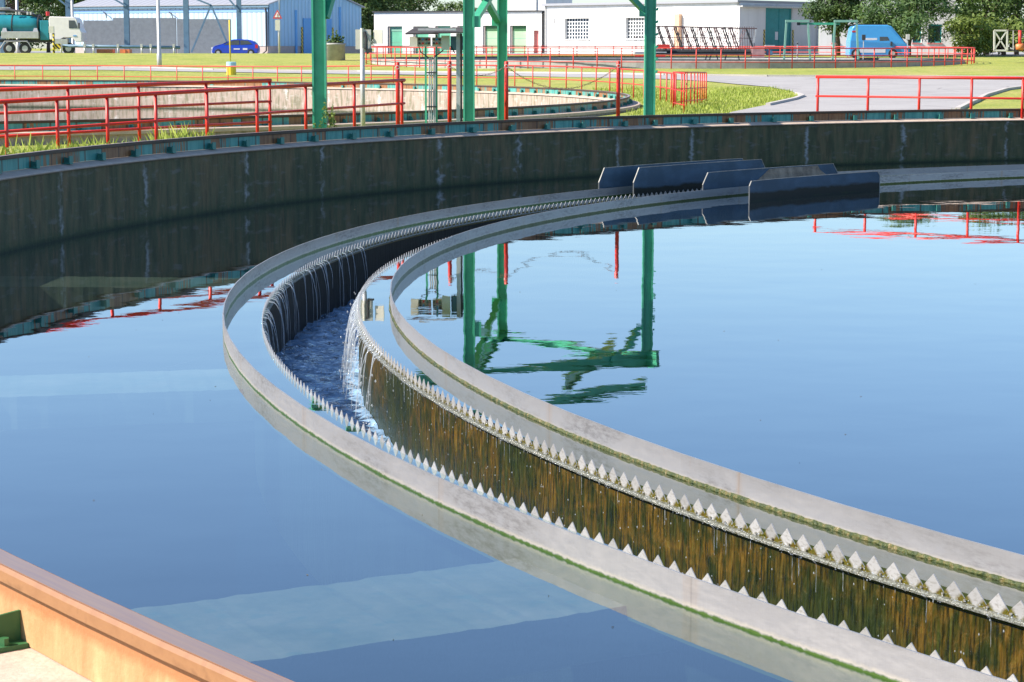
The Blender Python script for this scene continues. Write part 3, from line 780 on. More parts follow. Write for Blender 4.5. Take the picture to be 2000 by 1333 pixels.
#PART2
# ================================================================== paths and road
def pol2(pxs, z=None): return [(q.x, q.y) for q in (atg(u, v) for u, v in pxs)]
xs_top = [(-60, 131.5), (200, 131), (420, 137), (700, 141), (1000, 144), (1300, 149), (1500, 151), (1800, 152), (2080, 154)]
rd = [(q[0], q[1]) for q in [(-120, 131.5), (200, 131.5), (420, 138), (700, 141), (1000, 144), (1300, 148.5), (1500, 151), (1800, 152), (2080, 154)]]
lo_ = [(2200, 175), (2010, 172), (1965, 178), (1925, 190), (1895, 206), (1860, 222), (1700, 240), (1380, 240), (1430, 221), (1500, 207), (1548, 197), (1566, 191), (1545, 180), (1500, 171), (1440, 166), (1380, 160), (1300, 156), (1000, 150), (700, 146), (420, 142), (200, 138), (-120, 138)]
strip_sheet('road', pol2(rd + lo_), M_road, .03)
def kerb(name, pxs, w, lbl):
    mb = MB(); p = [atg(u, v) for u, v in pxs]
    for a, b in zip(p, p[1:]):
        n = max(1, int((b-a).length/2))
        for i in range(n):
            c, d = a.lerp(b, i/n), a.lerp(b, (i+1)/n)
            c.z = hgt(c.x, c.y)+.03; d.z = hgt(d.x, d.y)+.03; mb.bar(c, d, w, .16)
    o = mb.build(name, M_kerb); return tag(o, kind='structure')
kerb('road_kerb', [(q[0], q[1]-.2) for q in rd], .35, '')
kerb('road_kerb', [(1500, 208), (1530, 202), (1552, 196.5), (1568, 191), (1556, 186)], .16, '')
kerb('road_kerb', [(2010, 171), (1965, 177), (1925, 189), (1895, 205), (1870, 217)], .18, '')
strip_sheet('yard', [(-80, 186), (-8, 186), (4, 190), (24, 183), (70, 172), (120, 180), (120, 330), (-80, 330)], M_yard, .03)

# ================================================================== red railings
def fence(label, path, spacing, top, mids, m, r=.022, rp=.024, posts=None, closed=False, basef=hgt, group='red tubular railings', lean=0, name='railing'):
    """path: ground points; rails follow at height top / mids; one child per post"""
    t = thing(name, path[0] if not closed else path[0], label, 'railing', group)
    pts_ = [Vector(p) for p in path]
    for nm, h, rr_ in [('top_rail', top, r*1.15)] + [('mid_rail', h, r*.8) for h in mids]:
        q = [p+Vector((0, 0, h)) for p in pts_]
        if closed: q.append(q[0])
        MB().tube(q, rr_, 6).build(nm, m, t, True)
    if posts is None:
        L = [0]
        for a, b in zip(pts_, pts_[1:] + ([pts_[0]] if closed else [])): L.append(L[-1]+(b-a).length)
        n = max(1, round(L[-1]/spacing)); posts = []
        for i in range(n + (0 if closed else 1)):
            d = L[-1]*i/n; k = 0
            while k < len(L)-2 and L[k+1] < d: k += 1
            a = pts_[k]; b = pts_[(k+1) % len(pts_)]
            posts.append(a.lerp(b, (d-L[k])/max(1e-6, L[k+1]-L[k])))
    for p in posts:
        MB().tube([p+Vector((0, 0, -.15)), p+Vector((0, 0, top))], rp, 6).build('post', m, t, True)
    return t
def fpt(u, vtop, Y, top):              # ground point under a rail top seen at (u, vtop)
    p = at(u, vtop, Y); p.z -= top; return p
# near fence, left front
def fline(ends, us, top):
    (u0, v0, Y0), (u1, v1, Y1) = ends; A = fpt(u0, v0, Y0, top); B = fpt(u1, v1, Y1, top)
    res = []
    for u in us:
        d = ray(u, 200); k = d.x/d.y; t = (A.x-k*A.y)/(k*(B.y-A.y)-(B.x-A.x)); res.append(A+(B-A)*t)
    return A, B, res
A, B, ps = fline(((-90, 204, 36.4), (790, 157, 49)), [-85, 11, 111, 209, 304, 404, 502, 597, 692, 785], 1.15)
fence('long red railing running along the foreground tank rim, nearest of all', [A, B], 0, 1.15, [.62], M_red, .036, .037, posts=ps)
A, B, ps = fline(((-60, 177.5, 41), (529, 157.5, 47)), [-10, 133, 271, 403, 527], 1.25)
fence('shorter red railing with three rails close behind the nearest one, at left', [A, B], 0, 1.25, [.79, .34], M_red, .036, .037, posts=ps)
A, B, ps = fline(((1594, 150.5, 61), (2100, 154, 57)), [1597, 1695, 1795, 1897, 1997, 2096], 1.1)
fence('two rail red railing at right edge in front of the grey road', [A, B], 0, 1.1, [.55], M_red, .038, .038, posts=ps)
# circular fence round the second tank
pp = []
for i in range(0, 60):
    a = 130-i*130/59*1.03; x, y = C2X+35.3*math.cos(R_(a)), C2Y+35.3*math.sin(R_(a)); pp.append(Vector((x, y, hgt(x, y))))
fence('thin curved red railing round the far side of the second tank', pp, 1.5, 1.1, [.55], M_redf, .026, .027)
A, B, ps = fline(((1315, 141.5, 69), (1379, 142, 79)), [1315, 1331, 1341, 1349, 1356, 1362, 1367, 1371, 1375, 1379], 1.1)
fence('red railing seen almost end on, its posts bunched together beside the green column', [A, B], 0, 1.1, [.55, .12], M_red, .022, .024, posts=ps)
A, B, ps = fline(((1315, 141.5, 69), (1338, 144, 66)), [1315, 1336], 1.1)
fence('one bay of red railing at the corner beside the rightmost green column', [A, B], 0, 1.1, [.55, .12], M_red, .022, .026, posts=ps)
# third tank
pp = [];
for i in range(72):
    a = 360*i/72; x, y = C3X+(R3+1.0)*math.cos(R_(a)), C3Y+(R3+1.0)*math.sin(R_(a)); pp.append(Vector((x, y, hgt(x, y) if y < C3Y else 1.85)))
zc3 = 2.25
for p in pp: p.z = 1.80+.15*ss(C3Y-22, C3Y+22, p.y)
fence('closed ring of red railing round the small far tank in front of the white buildings', pp, 1.55, 1.24, [.80, .38], M_redf, .034, .036, closed=True)
t = thing('settling_tank', (C3X, C3Y, 0), 'low round concrete tank ringed by red railings in front of the white buildings', 'settling tank')
MB().sweep([(0, -.5), (0, 2.22), (.02, 2.26), (.32, 2.26), (.34, 2.22), (.34, 1.2)], R3, 90, 450, 3, C3X, C3Y).build('tank_wall', M_conc, t)
MB().sweep([(0, 2.26), (0, 2.34), (.10, 2.34), (.10, 2.26)], R3+.1, 90, 450, 3, C3X, C3Y).build('rim_rail', M_dark, t)
MB().sweep([(-R3+.01, .9), (0, .9)], R3, 90, 450, 5, C3X, C3Y, closed=False).build('tank_floor', M_floor, t)
disc_water('water', 0, R3, M_water, 1.2, C3X, C3Y)
p = thing('path_kerb', (C3X, C3Y-23, 1.6), 'pale concrete edging strip round the small far tank', 'kerb'); p['kind'] = 'structure'
MB().sweep([(0, 1.2), (0, 1.73), (.25, 1.73), (.25, 1.2)], R3+1.25, 180, 360, 3, C3X, C3Y).build('edging', M_kerb, p)

# ================================================================== chain posts, green gantry, panel stand
cpos = []
for u, vt, Y, lab in ((776.5, 122, 50.5, 'beside the end of the red railing'), (878, 120, 51, 'beside the control panel stand'),
                 (989, 120, 51.5, 'touching the second tall green column'), (1208, 119.5, 52.7, 'standing alone near the edge of the tank')):
    q = at(u, vt, Y); b = Vector((q.x, q.y, hgt(q.x, q.y)))
    t = thing('chain_post', b, 'plain red round post '+lab, 'post', 'red chain posts')
    MB().tube([b-Vector((0, 0, .2)), Vector((q.x, q.y, q.z-.02)), Vector((q.x, q.y, q.z))], [.05, .05, .035], 10).build('pole', M_red, t, True)
    mb = MB(); k = [Vector((q.x+.05*math.cos(x/8*6.283), q.y-.055, q.z-.12+.04*math.sin(x/8*6.283))) for x in range(9)]
    mb.tube(k, .008, 5).build('chain_ring', M_galv, t); cpos.append(q)
def chain(a, b, sag, label):
    mb = MB(); n = max(8, int((b-a).length/.075)); pts_ = []
    for i in range(n+1):
        t = i/n; p = a.lerp(b, t); p.z -= sag*4*t*(1-t); pts_.append(p)
    for i in range(n):
        p, q = pts_[i], pts_[i+1]; d = (q-p); m = (p+q)/2
        s_ = Vector((0, 0, 1)) if i % 2 else d.cross(Vector((0, 0, 1))).normalized()
        h = d*.62; w = s_*.016
        lp = [m-h, m-h*.5+w, m+h*.5+w, m+h, m+h*.5-w, m-h*.5-w, m-h]
        mb.tube(lp, .0055, 4, cap=False)
    o = mb.build('chain', M_chain, smooth=True, loc=a); tag(o, label, 'chain', 'chains between the red posts')
M_chain = mat('weathered chain', (.30, .18, .14), .5, .5)
dz = Vector((0, 0, -.12))
chain(cpos[1]+dz, cpos[2]+dz, .22, 'short rusty chain hanging across the first tall green column between two red posts')
chain(cpos[2]+dz, cpos[3]+dz, .55, 'long rusty chain sagging between the two red posts right of the green columns')

GZ = 4.55
cols = [(625, 45.8, .30, 'leftmost tall green steel column behind the red railing'), (916, 50, .27, 'tall green steel column left of the crossed braces'),
        (981, 56, .27, 'tall green steel column right of the crossed braces'), (1268, 52, .27, 'rightmost tall green steel column, with shadow bands')]
gt = thing('pipe_gantry', (0, 50, .9), 'tall green steel gantry of four columns with diagonal braces behind the tank wall', 'gantry')
cb = []
def hbeam(mb, a, b, w, h, flange=None):
    a, b = Vector(a), Vector(b); d = (b-a).normalized(); x = d.cross(Vector((0, 0, 1)))
    x = x.normalized() if x.length > 1e-3 else Vector((1, 0, 0)); y = x.cross(d).normalized()
    tf = .022
    for s_ in (-1, 1): mb.obox(a + y*(s_*h/2-tf/2) - x*w/2, b-a, x*w, y*tf)
    mb.obox(a - x*.008 - y*(h/2-tf/2), b-a, x*.016, y*(h-tf))
for u, Y, w, lab in cols:
    q = at(u, 235, Y); x, y = q.x, q.y; z0 = hgt(x, y)-.3; mb = MB()
    for s_ in (-1, 1): mb.obox((x+s_*(w/2-.02)-.02, y-.13, z0), (.04, 0, 0), (0, .26, 0), (0, 0, GZ-z0))
    mb.obox((x-w/2+.04, y-.05, z0), (w-.08, 0, 0), (0, .03, 0), (0, 0, GZ-z0))
    c = mb.build('column', M_green, gt)
    MB().box((x, y, z0+.36), (.5, .5, .05)).build('base_plate', M_green, c)
    cb.append(Vector((x, y, 0)))
cA, cB, cC, cD = cb
def zt(p, z): return Vector((p.x, p.y, z))
for a, b in ((cA, cB), (cC, cD), (cB, cD), (cB, cC)):
    mb = MB(); d = (b-a).normalized()*.35; hbeam(mb, zt(a-d, GZ+.11), zt(b+d, GZ+.11), .2, .2); mb.build('top_beam', M_green, gt)
d = (cD-cB).normalized()
for off in (3.2,):
    mb = MB(); m_ = cB+(cC-cB).normalized()*0 + d*off
    hbeam(mb, zt(m_-Vector((.6, 1.0, 0)), GZ+.5), zt(m_+Vector((.9, 6.2, 0)), GZ+.5), .22, .26); mb.build('cross_beam', M_greenl, gt)
mb = MB(); hbeam(mb, zt(cA+Vector((.5, 0, 0)), GZ+.85), zt(cD+Vector((0, .5, 0)), GZ+.85), .14, .18); mb.build('monorail_beam', M_green, gt)
def brace(a, za, b, zb):
    MB().bar(zt(a, za), zt(b, zb), .16, .12).build('brace', M_green, gt)
brace(cB+Vector((.12, -.02, 0)), 3.62, cC+(cB-cC)*.18, GZ+.05)
brace(cC+Vector((-.12, -.05, 0)), 3.72, cB+(cC-cB)*.16, GZ+.05)
brace(cA+Vector((.14, 0, 0)), 3.65, cA+(cB-cA).normalized()*.55+Vector((.05, 0, 0)), GZ+.05)
brace(cD+Vector((-.1, 0, 0)), 3.86, cD+(cB-cD).normalized()*1.0, GZ+.1)
mb = MB()
for k, (a, z) in enumerate(((cB, 3.62), (cC, 3.72), (cD, 3.9))):
    MB().box((a.x+(.18 if k == 0 else -.18), a.y-.1, z), (.2, .012, .26)).build('gusset_plate', M_green, gt)
for k in range(6):
    MB().box((cD.x+.16, cD.y-.12, 3.95-k*.30), (.05, .08, .07), ry=.6).build('bracket', M_green, gt)

# electric box on a post
q = at(709, 243, 50); b = Vector((q.x, q.y, hgt(q.x, q.y)))
t = thing('box_on_post', b, 'pale electrical box on a white round post in front of the second tank', 'electrical box')
MB().tube([b-Vector((0,0,.2)), b+Vector((0, 0, 2.45))], .055, 10).build('pole', M_galv, t, True)
zc = 3+17/4117*50
MB().box((b.x+.02, b.y+.05, zc), (.36, .16, .46)).build('cabinet', M_cream, t)
c = MB().box((b.x+.37, b.y-.02, zc+.06), (.22, .03, .32), rz=-.3).build('cabinet_door', M_cream, t)
mb = MB(); mb.tube([(b.x+.06, b.y-.06, zc+.18), (b.x+.1, b.y-.08, zc), (b.x+.08, b.y-.08, zc-.2), (b.x+.13, b.y-.06, zc-.33)], .03, 6); mb.build('cable', M_black, t)
MB().box((b.x+.15, b.y-.05, zc-.26), (.16, .1, .1)).build('socket', M_dark, t)
MB().tube([(b.x, b.y-.02, zc-.2), (b.x, b.y-.02, zc+.26)], .045, 8).build('pole_top', M_cream, t)

# control panel stand
Y = 50.6
def W(u, v, dy=0): return at(u, v, Y+dy)
q = W(845, 235); b = Vector((q.x, q.y, hgt(q.x, q.y)))
t = thing('control_panel_stand', b, 'outdoor control panel stand with small dark roof, grey boxes and cable conduits', 'control panel')
for u, top in ((832, 75), (853, 68), (895, 66)):
    a = W(u, 238); a.z = b.z-.1; c = W(u, top)
    m = M_galv if u == 895 else M_green
    w_ = .09 if u == 895 else .045
    MB().obox((a.x-w_/2, a.y-.03, a.z), (w_, 0, 0), (0, .06, 0), (0, 0, c.z-a.z)).build('leg', m, t)
    if u == 895: MB().obox((a.x+.05, a.y-.03, a.z), (.05, 0, 0), (0, .06, 0), (0, 0, c.z-a.z)).build('leg', M_dark, t)
for u in (838.5, 842.5, 847, 850): 
    a = W(u, 238, -.05); a.z = b.z; c = W(u, 112, -.05); MB().tube([a, c], .018, 7).build('conduit', M_galv, t)
for v in (142, 209): a, c = W(833, v, -.08), W(853, v, -.08); MB().bar(a, c, .03, .03).build('conduit_clamp', M_dark, t)
def pbox(u0, v0, u1, v1, dep, nm, m, par, dy=0):
    a, c = W(u0, v1, dy), W(u1, v0, dy); return MB().obox((a.x, a.y, a.z), (c.x-a.x, 0, 0), (0, dep, 0), (0, 0, c.z-a.z)).build(nm, m, par)
pbox(800, 72, 815, 92, .22, 'cabinet', M_cream, t, -.15)
f = pbox(815.5, 73, 841, 91, .12, 'socket_panel', M_cream, t, -.05)
f2 = pbox(844, 73.5, 862, 92, .12, 'socket_panel', M_cream, t, -.05)
for par, us in ((f, (819.5, 826, 833, 838)), (f2, (847.5, 853, 858.5))):
    for i, u in enumerate(us):
        for j, v in enumerate((77.5, 85)):
            m = [M_dark, M_blued, M_dark, M_red, M_clip][(i+2*j) % 5]
            a = W(u, v, -.075); MB().tube([a, a-Vector((0, .05, 0))], .028, 7).build('socket', m, par)
pbox(862, 70, 878, 98, .2, 'cabinet', M_cream, t, -.2)
pbox(880, 71, 896, 99, .14, 'meter_box', M_bluest, t, 0)
pbox(898, 71, 906, 98, .14, 'meter_box', M_bluest, t, .2)
for pts_ in (((794, 66.5), (810, 55.5), (858, 57), (858, 66)), ((846, 65), (884, 55.5), (906, 57), (906, 64))):
    q4 = [W(u, v) for u, v in pts_]; mb = MB(); fr_ = [p+Vector((0, -.55, -.02)) for p in (q4[0], q4[3])]; bk_ = [q4[1]+Vector((0, .35, 0)), q4[2]+Vector((0, .35, 0))]
    vs = fr_ + bk_[::-1]; vs = [fr_[0], fr_[1], bk_[1], bk_[0]]
    mb.add(vs+[v+Vector((0, 0, .03)) for v in vs], [(0,3,2,1),(4,5,6,7),(0,1,5,4),(1,2,6,5),(2,3,7,6),(3,0,4,7)]); mb.build('roof', M_roofd, t)
MB().obox(W(816, 60, -.5), (.9, 0, 0), (0, .04, 0), (0, 0, .05)).build('roof_edge', M_galv, t)
for pts_ in (((818, 92), (822, 103), (830, 108), (838, 114)), ((866, 98), (858, 105), (850, 110), (846, 116)), ((880, 90), (884, 96), (888, 104))):
    MB().tube([W(u, v, -.12) for u, v in pts_], .014, 5).build('cable', M_black, t)

# ================================================================== background: steel frame, lamp posts, sign, planter, bollard
def gbase(u, Y, v=110): q = at(u, v, Y); return Vector((q.x, q.y, hgt(q.x, q.y)))
Y = 192
t = thing('pipe_bridge', gbase(360, Y), 'blue grey steel pipe bridge with lattice braces above the concrete yard wall', 'pipe bridge')
for u, w in ((7, .5), (136, .46), (249, .46), (365, .46), (468, .40)):
    b = gbase(u, Y); mb = MB(); mb.obox((b.x-w/2, b.y-.2, b.z-.2), (w, 0, 0), (0, .08, 0), (0, 0, 6.2)); mb.obox((b.x-w/2, b.y+.12, b.z-.2), (w, 0, 0), (0, .08, 0), (0, 0, 6.2)); mb.obox((b.x-.04, b.y-.12, b.z-.2), (.08, 0, 0), (0, .24, 0), (0, 0, 6.2))
    mb.build('column', M_bluest, t)
a, c = gbase(-40, Y), gbase(500, Y)
for h in (5.95, 6.6): MB().bar(zt(a, a.z+h), zt(c, c.z+h), .25, .3).build('beam', M_bluest, t)
for (u0, z0), (u1, z1) in (((374, .2), (414, 4.4)), ((414, 4.4), (449, .5)), ((414, 4.4), (370, 5.2)), ((468, 3.9), (446, 5.1)), ((249, 4.3), (215, 5.2)), ((136, 4.2), (110, 5.2))):
    a, c = gbase(u0, Y-.3), gbase(u1, Y-.3); MB().bar(zt(a, a.z+z0), zt(c, c.z+z1), .16, .14).build('brace', M_bluest, t)
# yard wall
t = thing('yard_wall', gbase(300, 196), 'long blue grey concrete retaining wall behind the truck', 'concrete wall')
for u0, u1, v, n in ((164, 223, 43, 0), (222, 345, 38, 1), (346, 452, 40, 2)):
    a, c = gbase(u0, 196), gbase(u1, 196); h = 3+(95.5-v)/4117*196-a.z
    MB().obox((a.x+.02, a.y-n*.02, a.z-.3), (c.x-a.x-.04, 0, 0), (0, .35, 0), (0, 0, h+.3)).build('wall_panel', M_concd, t)
def lamp_post(u, vb, label, m, r=.11, top=8, extra=None, Y=None):
    b = atg(u, vb) if Y is None else gbase(u, Y)
    t = thing('lamp_post', b, label, 'lamp post', 'lamp posts')
    MB().tube([b-Vector((0,0,.2)), b+Vector((0,0,.9)), b+Vector((0,0,.95)), b+Vector((0,0,top))], [r*1.25, r*1.25, r, r*.7], 10).build('pole', m, t, True)
    MB().tube([b+Vector((0,0,top)), b+Vector((.3,-.3,top+.25)), b+Vector((.9,-.9,top+.3))], .04, 6).build('arm', m, t, True)
    MB().box(b+Vector((1.1,-1.1,top+.28)), (.6, .28, .14), rz=-.785).build('lamp_head', M_galv, t)
    return t
lamp_post(311.5, 133, 'tall pale lamp post rising from the grass in front of the concrete yard wall', M_galv, .13)
lamp_post(36, 118, 'grey pole behind the teal tank truck', M_galv, .16, 8, Y=191)
lamp_post(143.5, 118, 'grey pole behind the white truck cab', M_galv, .14, 8, Y=191)
b = atg(452, 147)
t = thing('marker_post', b, 'thin yellow pole in a yellow and blue painted concrete drum on the grass', 'marker post')
MB().tube([b-Vector((0,0,.1)), b+Vector((0,0,.48)), b+Vector((0,0,.5))], [.29, .29, .27], 16).build('drum', M_yel, t, False)
MB().tube([b+Vector((0,0,.5)), b+Vector((0,0,.76)), b+Vector((0,0,.78))], [.30, .30, .27], 16).build('drum_top', mat('light blue paint', (.35, .58, .78), .5), t, False)
MB().tube([b+Vector((-.05,0,.78)), b+Vector((-.07,0,3.3))], .045, 8).build('pole', M_yel, t, True)
Y = 181.5; b = gbase(545.5, Y)
t = thing('warning_sign', b, 'triangular white warning sign with red border above a white plate on a pole', 'road sign')
MB().tube([b-Vector((0,0,.2)), b+Vector((0,0,3.6))], .09, 8).build('pole', M_galv, t, True)
MB().tube([b+Vector((.05,0,3.6)), b+Vector((.05,0,5.2))], .035, 6).build('pole_extension', M_galv, t, True)
c = Vector((b.x-.1, b.y-.1, 3-.1+(95.5-30)/4117*Y))
def tri(s_, y, zo=0): return [c+Vector((-s_, y, -s_*.75+zo)), c+Vector((s_, y, -s_*.75+zo)), c+Vector((0, y, s_*1.15+zo))]
def prism3(s_, y0, y1): a, b_ = tri(s_, y0), tri(s_, y1); return MB().add(a+b_, [(0,1,2),(5,4,3),(0,3,4,1),(1,4,5,2),(2,5,3,0)])
prism3(.40, -.03, 0).build('sign_border', M_redf, t); pl = prism3(.25, -.045, -.032).build('sign_face', mat('white sign face', (.78, .76, .74), .5), t)
MB().tube([c+Vector((0, -.05, -.1)), c+Vector((0, -.05, .12))], [.02, .035], 6).build('symbol', M_pink, pl)
MB().tube([c+Vector((0, -.05, -.15)), c+Vector((0, -.06, -.15))], .025, 6).build('symbol', M_pink, pl)
MB().box(c+Vector((0, 0, -.85)), (.42, .03, .9)).build('sign_plate', M_cream, t)
b = atg(655, 118.5)
t = thing('planter', b, 'round weathered concrete planter with straggly plants by the blue shed', 'planter')
MB().tube([b-Vector((0,0,.2)), b+Vector((0,0,1.12)), b+Vector((0,0,1.14)), b+Vector((0,0,1.28)), b+Vector((0,0,1.28)), b+Vector((0,0,1.2))], [.74, .74, .80, .80, .7, .7], 28).build('pot', M_conc, t, True)
mb = MB(); rr = random.Random(2)
for k in range(26):
    a, r = rr.uniform(0, 6.28), rr.uniform(0, .6); p = b+Vector((r*math.cos(a), r*math.sin(a), 1.2)); h = rr.uniform(.15, .95)*(1 if abs(r) > .2 else 1.2)
    q = p+Vector((rr.uniform(-.15, .15), rr.uniform(-.1, .1), h)); mb.tube([p, q], .012, 3)
    for j in range(9):
        c = p.lerp(q, rr.uniform(.2, 1)); s_ = rr.uniform(.05, .10); v = Vector((rr.uniform(-1, 1), rr.uniform(-1, 1), rr.uniform(-.5, 1))).normalized()*s_; w = v.orthogonal()
        mb.add([c, c+v+w, c+v*2, c+v-w], [(0, 1, 2, 3)])
mb.build('foliage', M_leafm, t)
# guard pipes and posts by the truck
Y = 183
t = thing('guard_rail', gbase(230, Y), 'low grey pipe guard rail in front of the concrete yard wall', 'guard rail')
zb = 3+(95.5-94)/4117*Y
a, c = gbase(119, Y), gbase(352, Y); MB().tube([zt(a, zb+.1), zt(c, zb-.02)], .13, 8).build('pipe', M_bluest, t, True)
for u in (120, 166, 183, 231, 277, 295, 340):
    b = gbase(u, Y-.3); MB().tube([b-Vector((0,0,.2)), zt(b, zb+.1)], .08, 8).build('post', M_galv, t, True)
    MB().box(zt(b, zb+.12), (.2, .3, .3)).build('clamp', M_galv, t)
for u, l in ((105.5, 'striped black and yellow post right behind the truck wheels'),):
    b = gbase(u, 182); t = thing('striped_post', b, l, 'post'); MB().tube([b-Vector((0,0,.2)), b+Vector((0,0,1.7))], .1, 8).build('pole', M_haz, t, True)
    MB().box(b+Vector((-.15,0,2.0)), (.42, .3, .55)).build('lamp_box', M_cream, t)
b = gbase(113, 182); t = thing('hazard_board', b, 'small black and yellow hazard board beside the striped post', 'hazard board'); MB().box((b.x, b.y, 3+.12), (.52, .05, .45)).build('board', M_haz, t); MB().tube([b-Vector((0,0,.1)), zt(b, 2.95)], .03, 6).build('leg', M_galv, t)
for u0, u1, l in ((189, 220, 'longer orange skip half hidden behind the grass bank'), (234, 253, 'shorter orange skip right of the longer one')):
    a, c = gbase(u0, 188), gbase(u1, 188); t = thing('skip', a, l, 'skip', 'orange skips by the yard wall')
    zt_ = 3-(98-95.5)/4117*188
    mb = MB(); w = c.x-a.x; h = zt_-a.z
    mb.obox(a, (w, 0, 0), (0, .06, 0), (0, 0, h)); mb.obox(a+Vector((0, 1.2, 0)), (w, 0, 0), (0, .06, 0), (0, 0, h)); mb.obox(a+Vector((0, .06, 0)), (.06, 0, 0), (0, 1.14, 0), (0, 0, h)); mb.obox(a+Vector((w-.06, .06, 0)), (.06, 0, 0), (0, 1.14, 0), (0, 0, h)); mb.obox(a+Vector((.06, .06, .1)), (w-.12, 0, 0), (0, 1.14, 0), (0, 0, .05))
    mb.build('body', M_orange, t); MB().box((a.x+w*.55, a.y-.03, a.z+h/2), (.08, .06, h)).build('rib', M_orange, t)

# ================================================================== vehicles
def wheel(c, r, w, par, ax='y'):
    d = Vector((0, w/2, 0)); o = MB().tube([c-d, c-d*.9, c+d*.9, c+d], [r*.92, r, r, r*.92], 20).build('wheel', M_black, par, False)
    MB().tube([c-d*1.08, c-d*.6], [r*.5, r*.58], 12).build('rim', M_alu, o)
    return o
def xprism(prof, y0, y1):              # side outline in x,z extruded along y
    n = len(prof); v = [Vector((x, y0, z)) for x, z in prof] + [Vector((x, y1, z)) for x, z in prof]
    return MB().add(v, [tuple(range(n)), tuple(range(2*n-1, n-1, -1))] + [(i, i+n, (i+1) % n+n, (i+1) % n) for i in range(n)])
def bevel(ob, w=.03, seg=2):
    m = ob.modifiers.new('bevel', 'BEVEL'); m.width = w; m.segments = seg; m.limit_method = 'ANGLE'; return ob
# tanker truck (local x to the right = front)
Y = 186; b = gbase(-60, Y); s_ = Y/4117
def TX(u): return (u-1002)*s_-b.x
def TZ(v): return 3+(95.5-v)*s_-b.z
t = thing('tank_truck', b, 'teal vacuum tank truck with white cab parked at the far left', 'truck')
def place(o): return o
def tb(mb, nm, m, par=None, sm=False):
    for v in mb.v: v += Vector(b)
    return mb.build(nm, m, par or t, sm)
mb = MB(); n = 28
rs = [(TX(-60), .5), (TX(-58), .75), (TX(-50), .88), (TX(-40), .92), (TX(70), .92), (TX(78), .88), (TX(84), .72), (TX(86), .3)]
zc = TZ(52)
mb.tube([(x, 1.2, zc) for x, r in rs], [r for x, r in rs], n); tk = tb(mb, 'tank', M_tankt, None, True)
for u in (-10, 3, 30, 80): mb = MB(); mb.tube([(TX(u), 1.2, zc), (TX(u+2.2), 1.2, zc)], .95, n); tb(mb, 'tank_band', M_black, tk)
mb = MB(); mb.box((TX(10), 1.2, zc+1.02), (5.4, .5, .08)); tb(mb, 'walkway', M_alu)
mb = MB(); mb.tube([(TX(-30), 1.2, zc+1.35), (TX(22), .9, zc+1.3), (TX(60), .8, zc+1.05), (TX(88), .8, zc+.55)], .16, 10); tb(mb, 'suction_hose', M_dark, None, True)
mb = MB(); mb.box((TX(8), 1.2, zc+1.42), (1.4, .5, .25)); tb(mb, 'boom', M_alu)
for u in (40, 46, 62, 68): mb = MB(); mb.tube([(TX(u), .5, zc+.9), (TX(u), .5, zc+1.15)], .1, 8); tb(mb, 'valve', M_galv)
mb = MB(); mb.box((TX(48), .2, TZ(71)), (3.25, .5, .62)); bevel(tb(mb, 'tool_locker', M_alu), .03)
for u in (18, 78): mb = MB(); mb.box((TX(u), .25, TZ(61)), (.45, .5, .3), taper=.6); tb(mb, 'tank_support', M_alu)
mb = MB(); mb.box((TX(35), 1.2, TZ(82)), (8.6, .9, .28)); tb(mb, 'chassis', M_dark)
mb = MB(); mb.box((TX(94), 1.2, TZ(62)), (.75, 1.9, 1.7)); bevel(tb(mb, 'pump_housing', M_tankt), .05)
for u in (25, 56): o = wheel(Vector((TX(u), .35, .52)) + b, .52, .35, t)
wheel(Vector((TX(140), .35, .52)) + b, .52, .32, t)
mb = MB()
pth = [(TX(9), .02, TZ(96)), (TX(18), .02, TZ(83)), (TX(62), .02, TZ(83)), (TX(70), .02, TZ(96))]
mb.tube(pth, .05, 6); tb(mb, 'mudguard', M_alu)
cabp = [(TX(105), TZ(80)), (TX(104), TZ(40)), (TX(106), TZ(35.5)), (TX(152), TZ(36.5)), (TX(158), TZ(41)), (TX(163), TZ(58)), (TX(167), TZ(66)), (TX(167), TZ(84)), (TX(155), TZ(84)), (TX(149), TZ(76)), (TX(132), TZ(76)), (TX(124), TZ(80))]
cb_ = tb(xprism(cabp, .05, 2.35), 'cab', M_cab); bevel(cb_, .06)
w_ = tb(xprism([(TX(143), TZ(58)), (TX(143), TZ(43)), (TX(154), TZ(43)), (TX(160), TZ(58))], .02, .045), 'side_window', M_glass, cb_)
mb = MB(); mb.box((TX(163), -.05, TZ(53)), (.12, .12, .5)); tb(mb, 'mirror', M_dark, cb_)
mb = MB(); mb.box((TX(154), .03, TZ(72.5)), (.3, .03, .09)); tb(mb, 'badge', M_blued, cb_)
mb = MB(); mb.box((TX(128), .2, TZ(84)), (1.1, .6, .5)); tb(mb, 'fuel_tank', M_alu)
mb = MB(); mb.box((TX(3), .5, TZ(95)), (.35, .3, .2)); tb(mb, 'tail_light', M_tail)
mb = MB(); mb.tube([(TX(100), .6, TZ(34)), (TX(100), .6, TZ(26))], .16, 10); tb(mb, 'beacon', M_tail)
